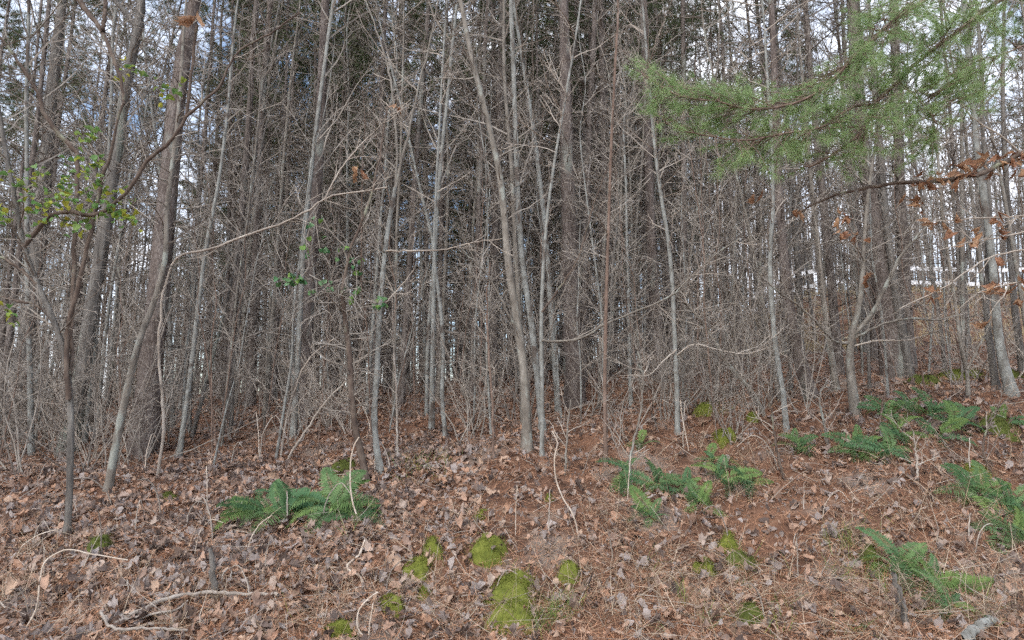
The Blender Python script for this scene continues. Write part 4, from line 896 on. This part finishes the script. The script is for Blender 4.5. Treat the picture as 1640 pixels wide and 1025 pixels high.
sm = MB(); x, y = scatter(150000, 3.3, 15, 1.2, 1.5); N = len(x)
a = G.uniform(0, 2 * PI, N); sx, sy = slope(x, y); d = np.stack([np.cos(a), np.sin(a), np.cos(a) * sx + np.sin(a) * sy + G.normal(0, .22, N)], -1); d = norm(d)
b = np.stack([x, y, H(x, y) + .012 + G.random(N) * .035], -1); L = G.uniform(.05, .15, (N, 1)); w = norm(np.cross(d, G.normal(size=(N, 3)) * .4 + [0, 0, 1])) * G.uniform(.0007, .0016, (N, 1))
v = np.stack([b - d * L / 2 - w, b - d * L / 2 + w, b + d * L / 2 + w * .6, b + d * L / 2 - w * .6], 1).reshape(-1, 3); sm.add(v, np.arange(len(v)).reshape(-1, 4))
tag(obj('pine_straw', sm.mesh('pine_straw', M['straw'], False)), 'rust-brown fallen pine needles strewn between the leaves', 'pine needles', kind='stuff')

def blades(mb, x, y, L, w, lean, base=0.0):
    N = len(x); a = G.uniform(0, 2 * PI, N); e = lean
    d = norm(np.stack([np.cos(a) * np.sin(e), np.sin(a) * np.sin(e), np.cos(e)], -1)); P = grow(np.stack([x, y, H(x, y) - .01 + base], -1), d, L, 5, .12, -.16)
    P[:, :, 2] = np.maximum(P[:, :, 2], H(P[:, :, 0], P[:, :, 1]) + .012)
    s = norm(np.cross(d, G.normal(size=(N, 3))))[:, None] * (w.reshape(-1, 1, 1) * np.array([1, .9, .75, .5, .1])[None, :, None])
    V = np.stack([P - s, P + s], 2); idx = np.arange(N * 10).reshape(N, 5, 2)
    f = np.stack([idx[:, :-1, 0], idx[:, :-1, 1], idx[:, 1:, 1], idx[:, 1:, 0]], -1).reshape(-1, 4); mb.add(V.reshape(-1, 3), f)
def tufts(n, region, sd, per):
    xs, ys = [], []
    for _ in range(n):
        px = R.uniform(region[0], region[2]); py = R.uniform(region[1], region[3]); p = gpt(px, py)
        k = R.randint(*per); xs.append(p[0] + G.normal(0, sd, k)); ys.append(p[1] + G.normal(0, sd, k))
    return np.concatenate(xs), np.concatenate(ys)
dg = MB()
for n, reg, per in [(95, (860, 890, 1640, 1030), (6, 22)), (36, (420, 930, 900, 1030), (6, 16)), (45, (0, 850, 420, 1030), (6, 18)), (60, (950, 740, 1640, 880), (6, 14)), (36, (420, 800, 950, 930), (4, 10)), (50, (900, 640, 1500, 760), (4, 10))]:
    x, y = tufts(n, reg, .06, per); blades(dg, x, y, G.uniform(.14, .5, len(x)), G.uniform(.0009, .0026, len(x)), np.abs(G.normal(.75, .35, len(x))))
tag(obj('dry_grass', dg.mesh('dry_grass', M['dry_grass'], False)), 'straw-coloured dry grass and stalks over the foot of the bank', 'grass', kind='stuff')
gg = MB()
for n, reg, per in [(7, (860, 950, 920, 1020), (18, 30)), (26, (1000, 900, 1640, 1025), (6, 16)), (18, (640, 740, 720, 775), (5, 10)), (14, (1320, 850, 1420, 920), (6, 14)), (10, (430, 860, 900, 1010), (3, 7)), (10, (1100, 640, 1180, 670), (5, 9))]:
    x, y = tufts(n, reg, .045, per); blades(gg, x, y, G.uniform(.08, .24, len(x)), G.uniform(.0010, .0022, len(x)), np.abs(G.normal(.5, .3, len(x))))
tag(obj('green_grass', gg.mesh('green_grass', M['green_grass'], False)), 'thin green grass tufts scattered low on the bank', 'grass', kind='stuff')
tg = MB(); n = 22000; x = G.uniform(7, 42, n); y = G.uniform(19, 37, n)
blades(tg, x, y, G.uniform(.2, .5, n), G.uniform(.006, .012, n), np.abs(G.normal(.4, .3, n)))
tag(obj('bank_grass', tg.mesh('bank_grass', M['tan_grass'], False)), 'pale tan grass on the far road bank behind the right trees', 'grass', kind='stuff')
st = MB(); x, y = scatter(2200, 3.4, 16, 1.5, 1.3); N = len(x); a = G.uniform(0, 2 * PI, N); d = np.stack([np.cos(a), np.sin(a), G.normal(0, .25, N)], -1)
sx, sy = slope(x, y); d[:, 2] += np.cos(a) * sx + np.sin(a) * sy
P = grow(np.stack([x, y, H(x, y) + .03], -1), d, G.uniform(.15, .6, N), 5, .16, 0); P[:, :, 2] = np.maximum(P[:, :, 2], H(P[:, :, 0], P[:, :, 1]) + .015)
tubes(st, P, G.uniform(.0015, .004, N), np.full(N, .001), 3)
tag(obj('fallen_twigs', st.mesh('fallen_twigs', M['pale_twig'], False)), 'small fallen twigs littering the leafy bank', 'twigs', kind='stuff')
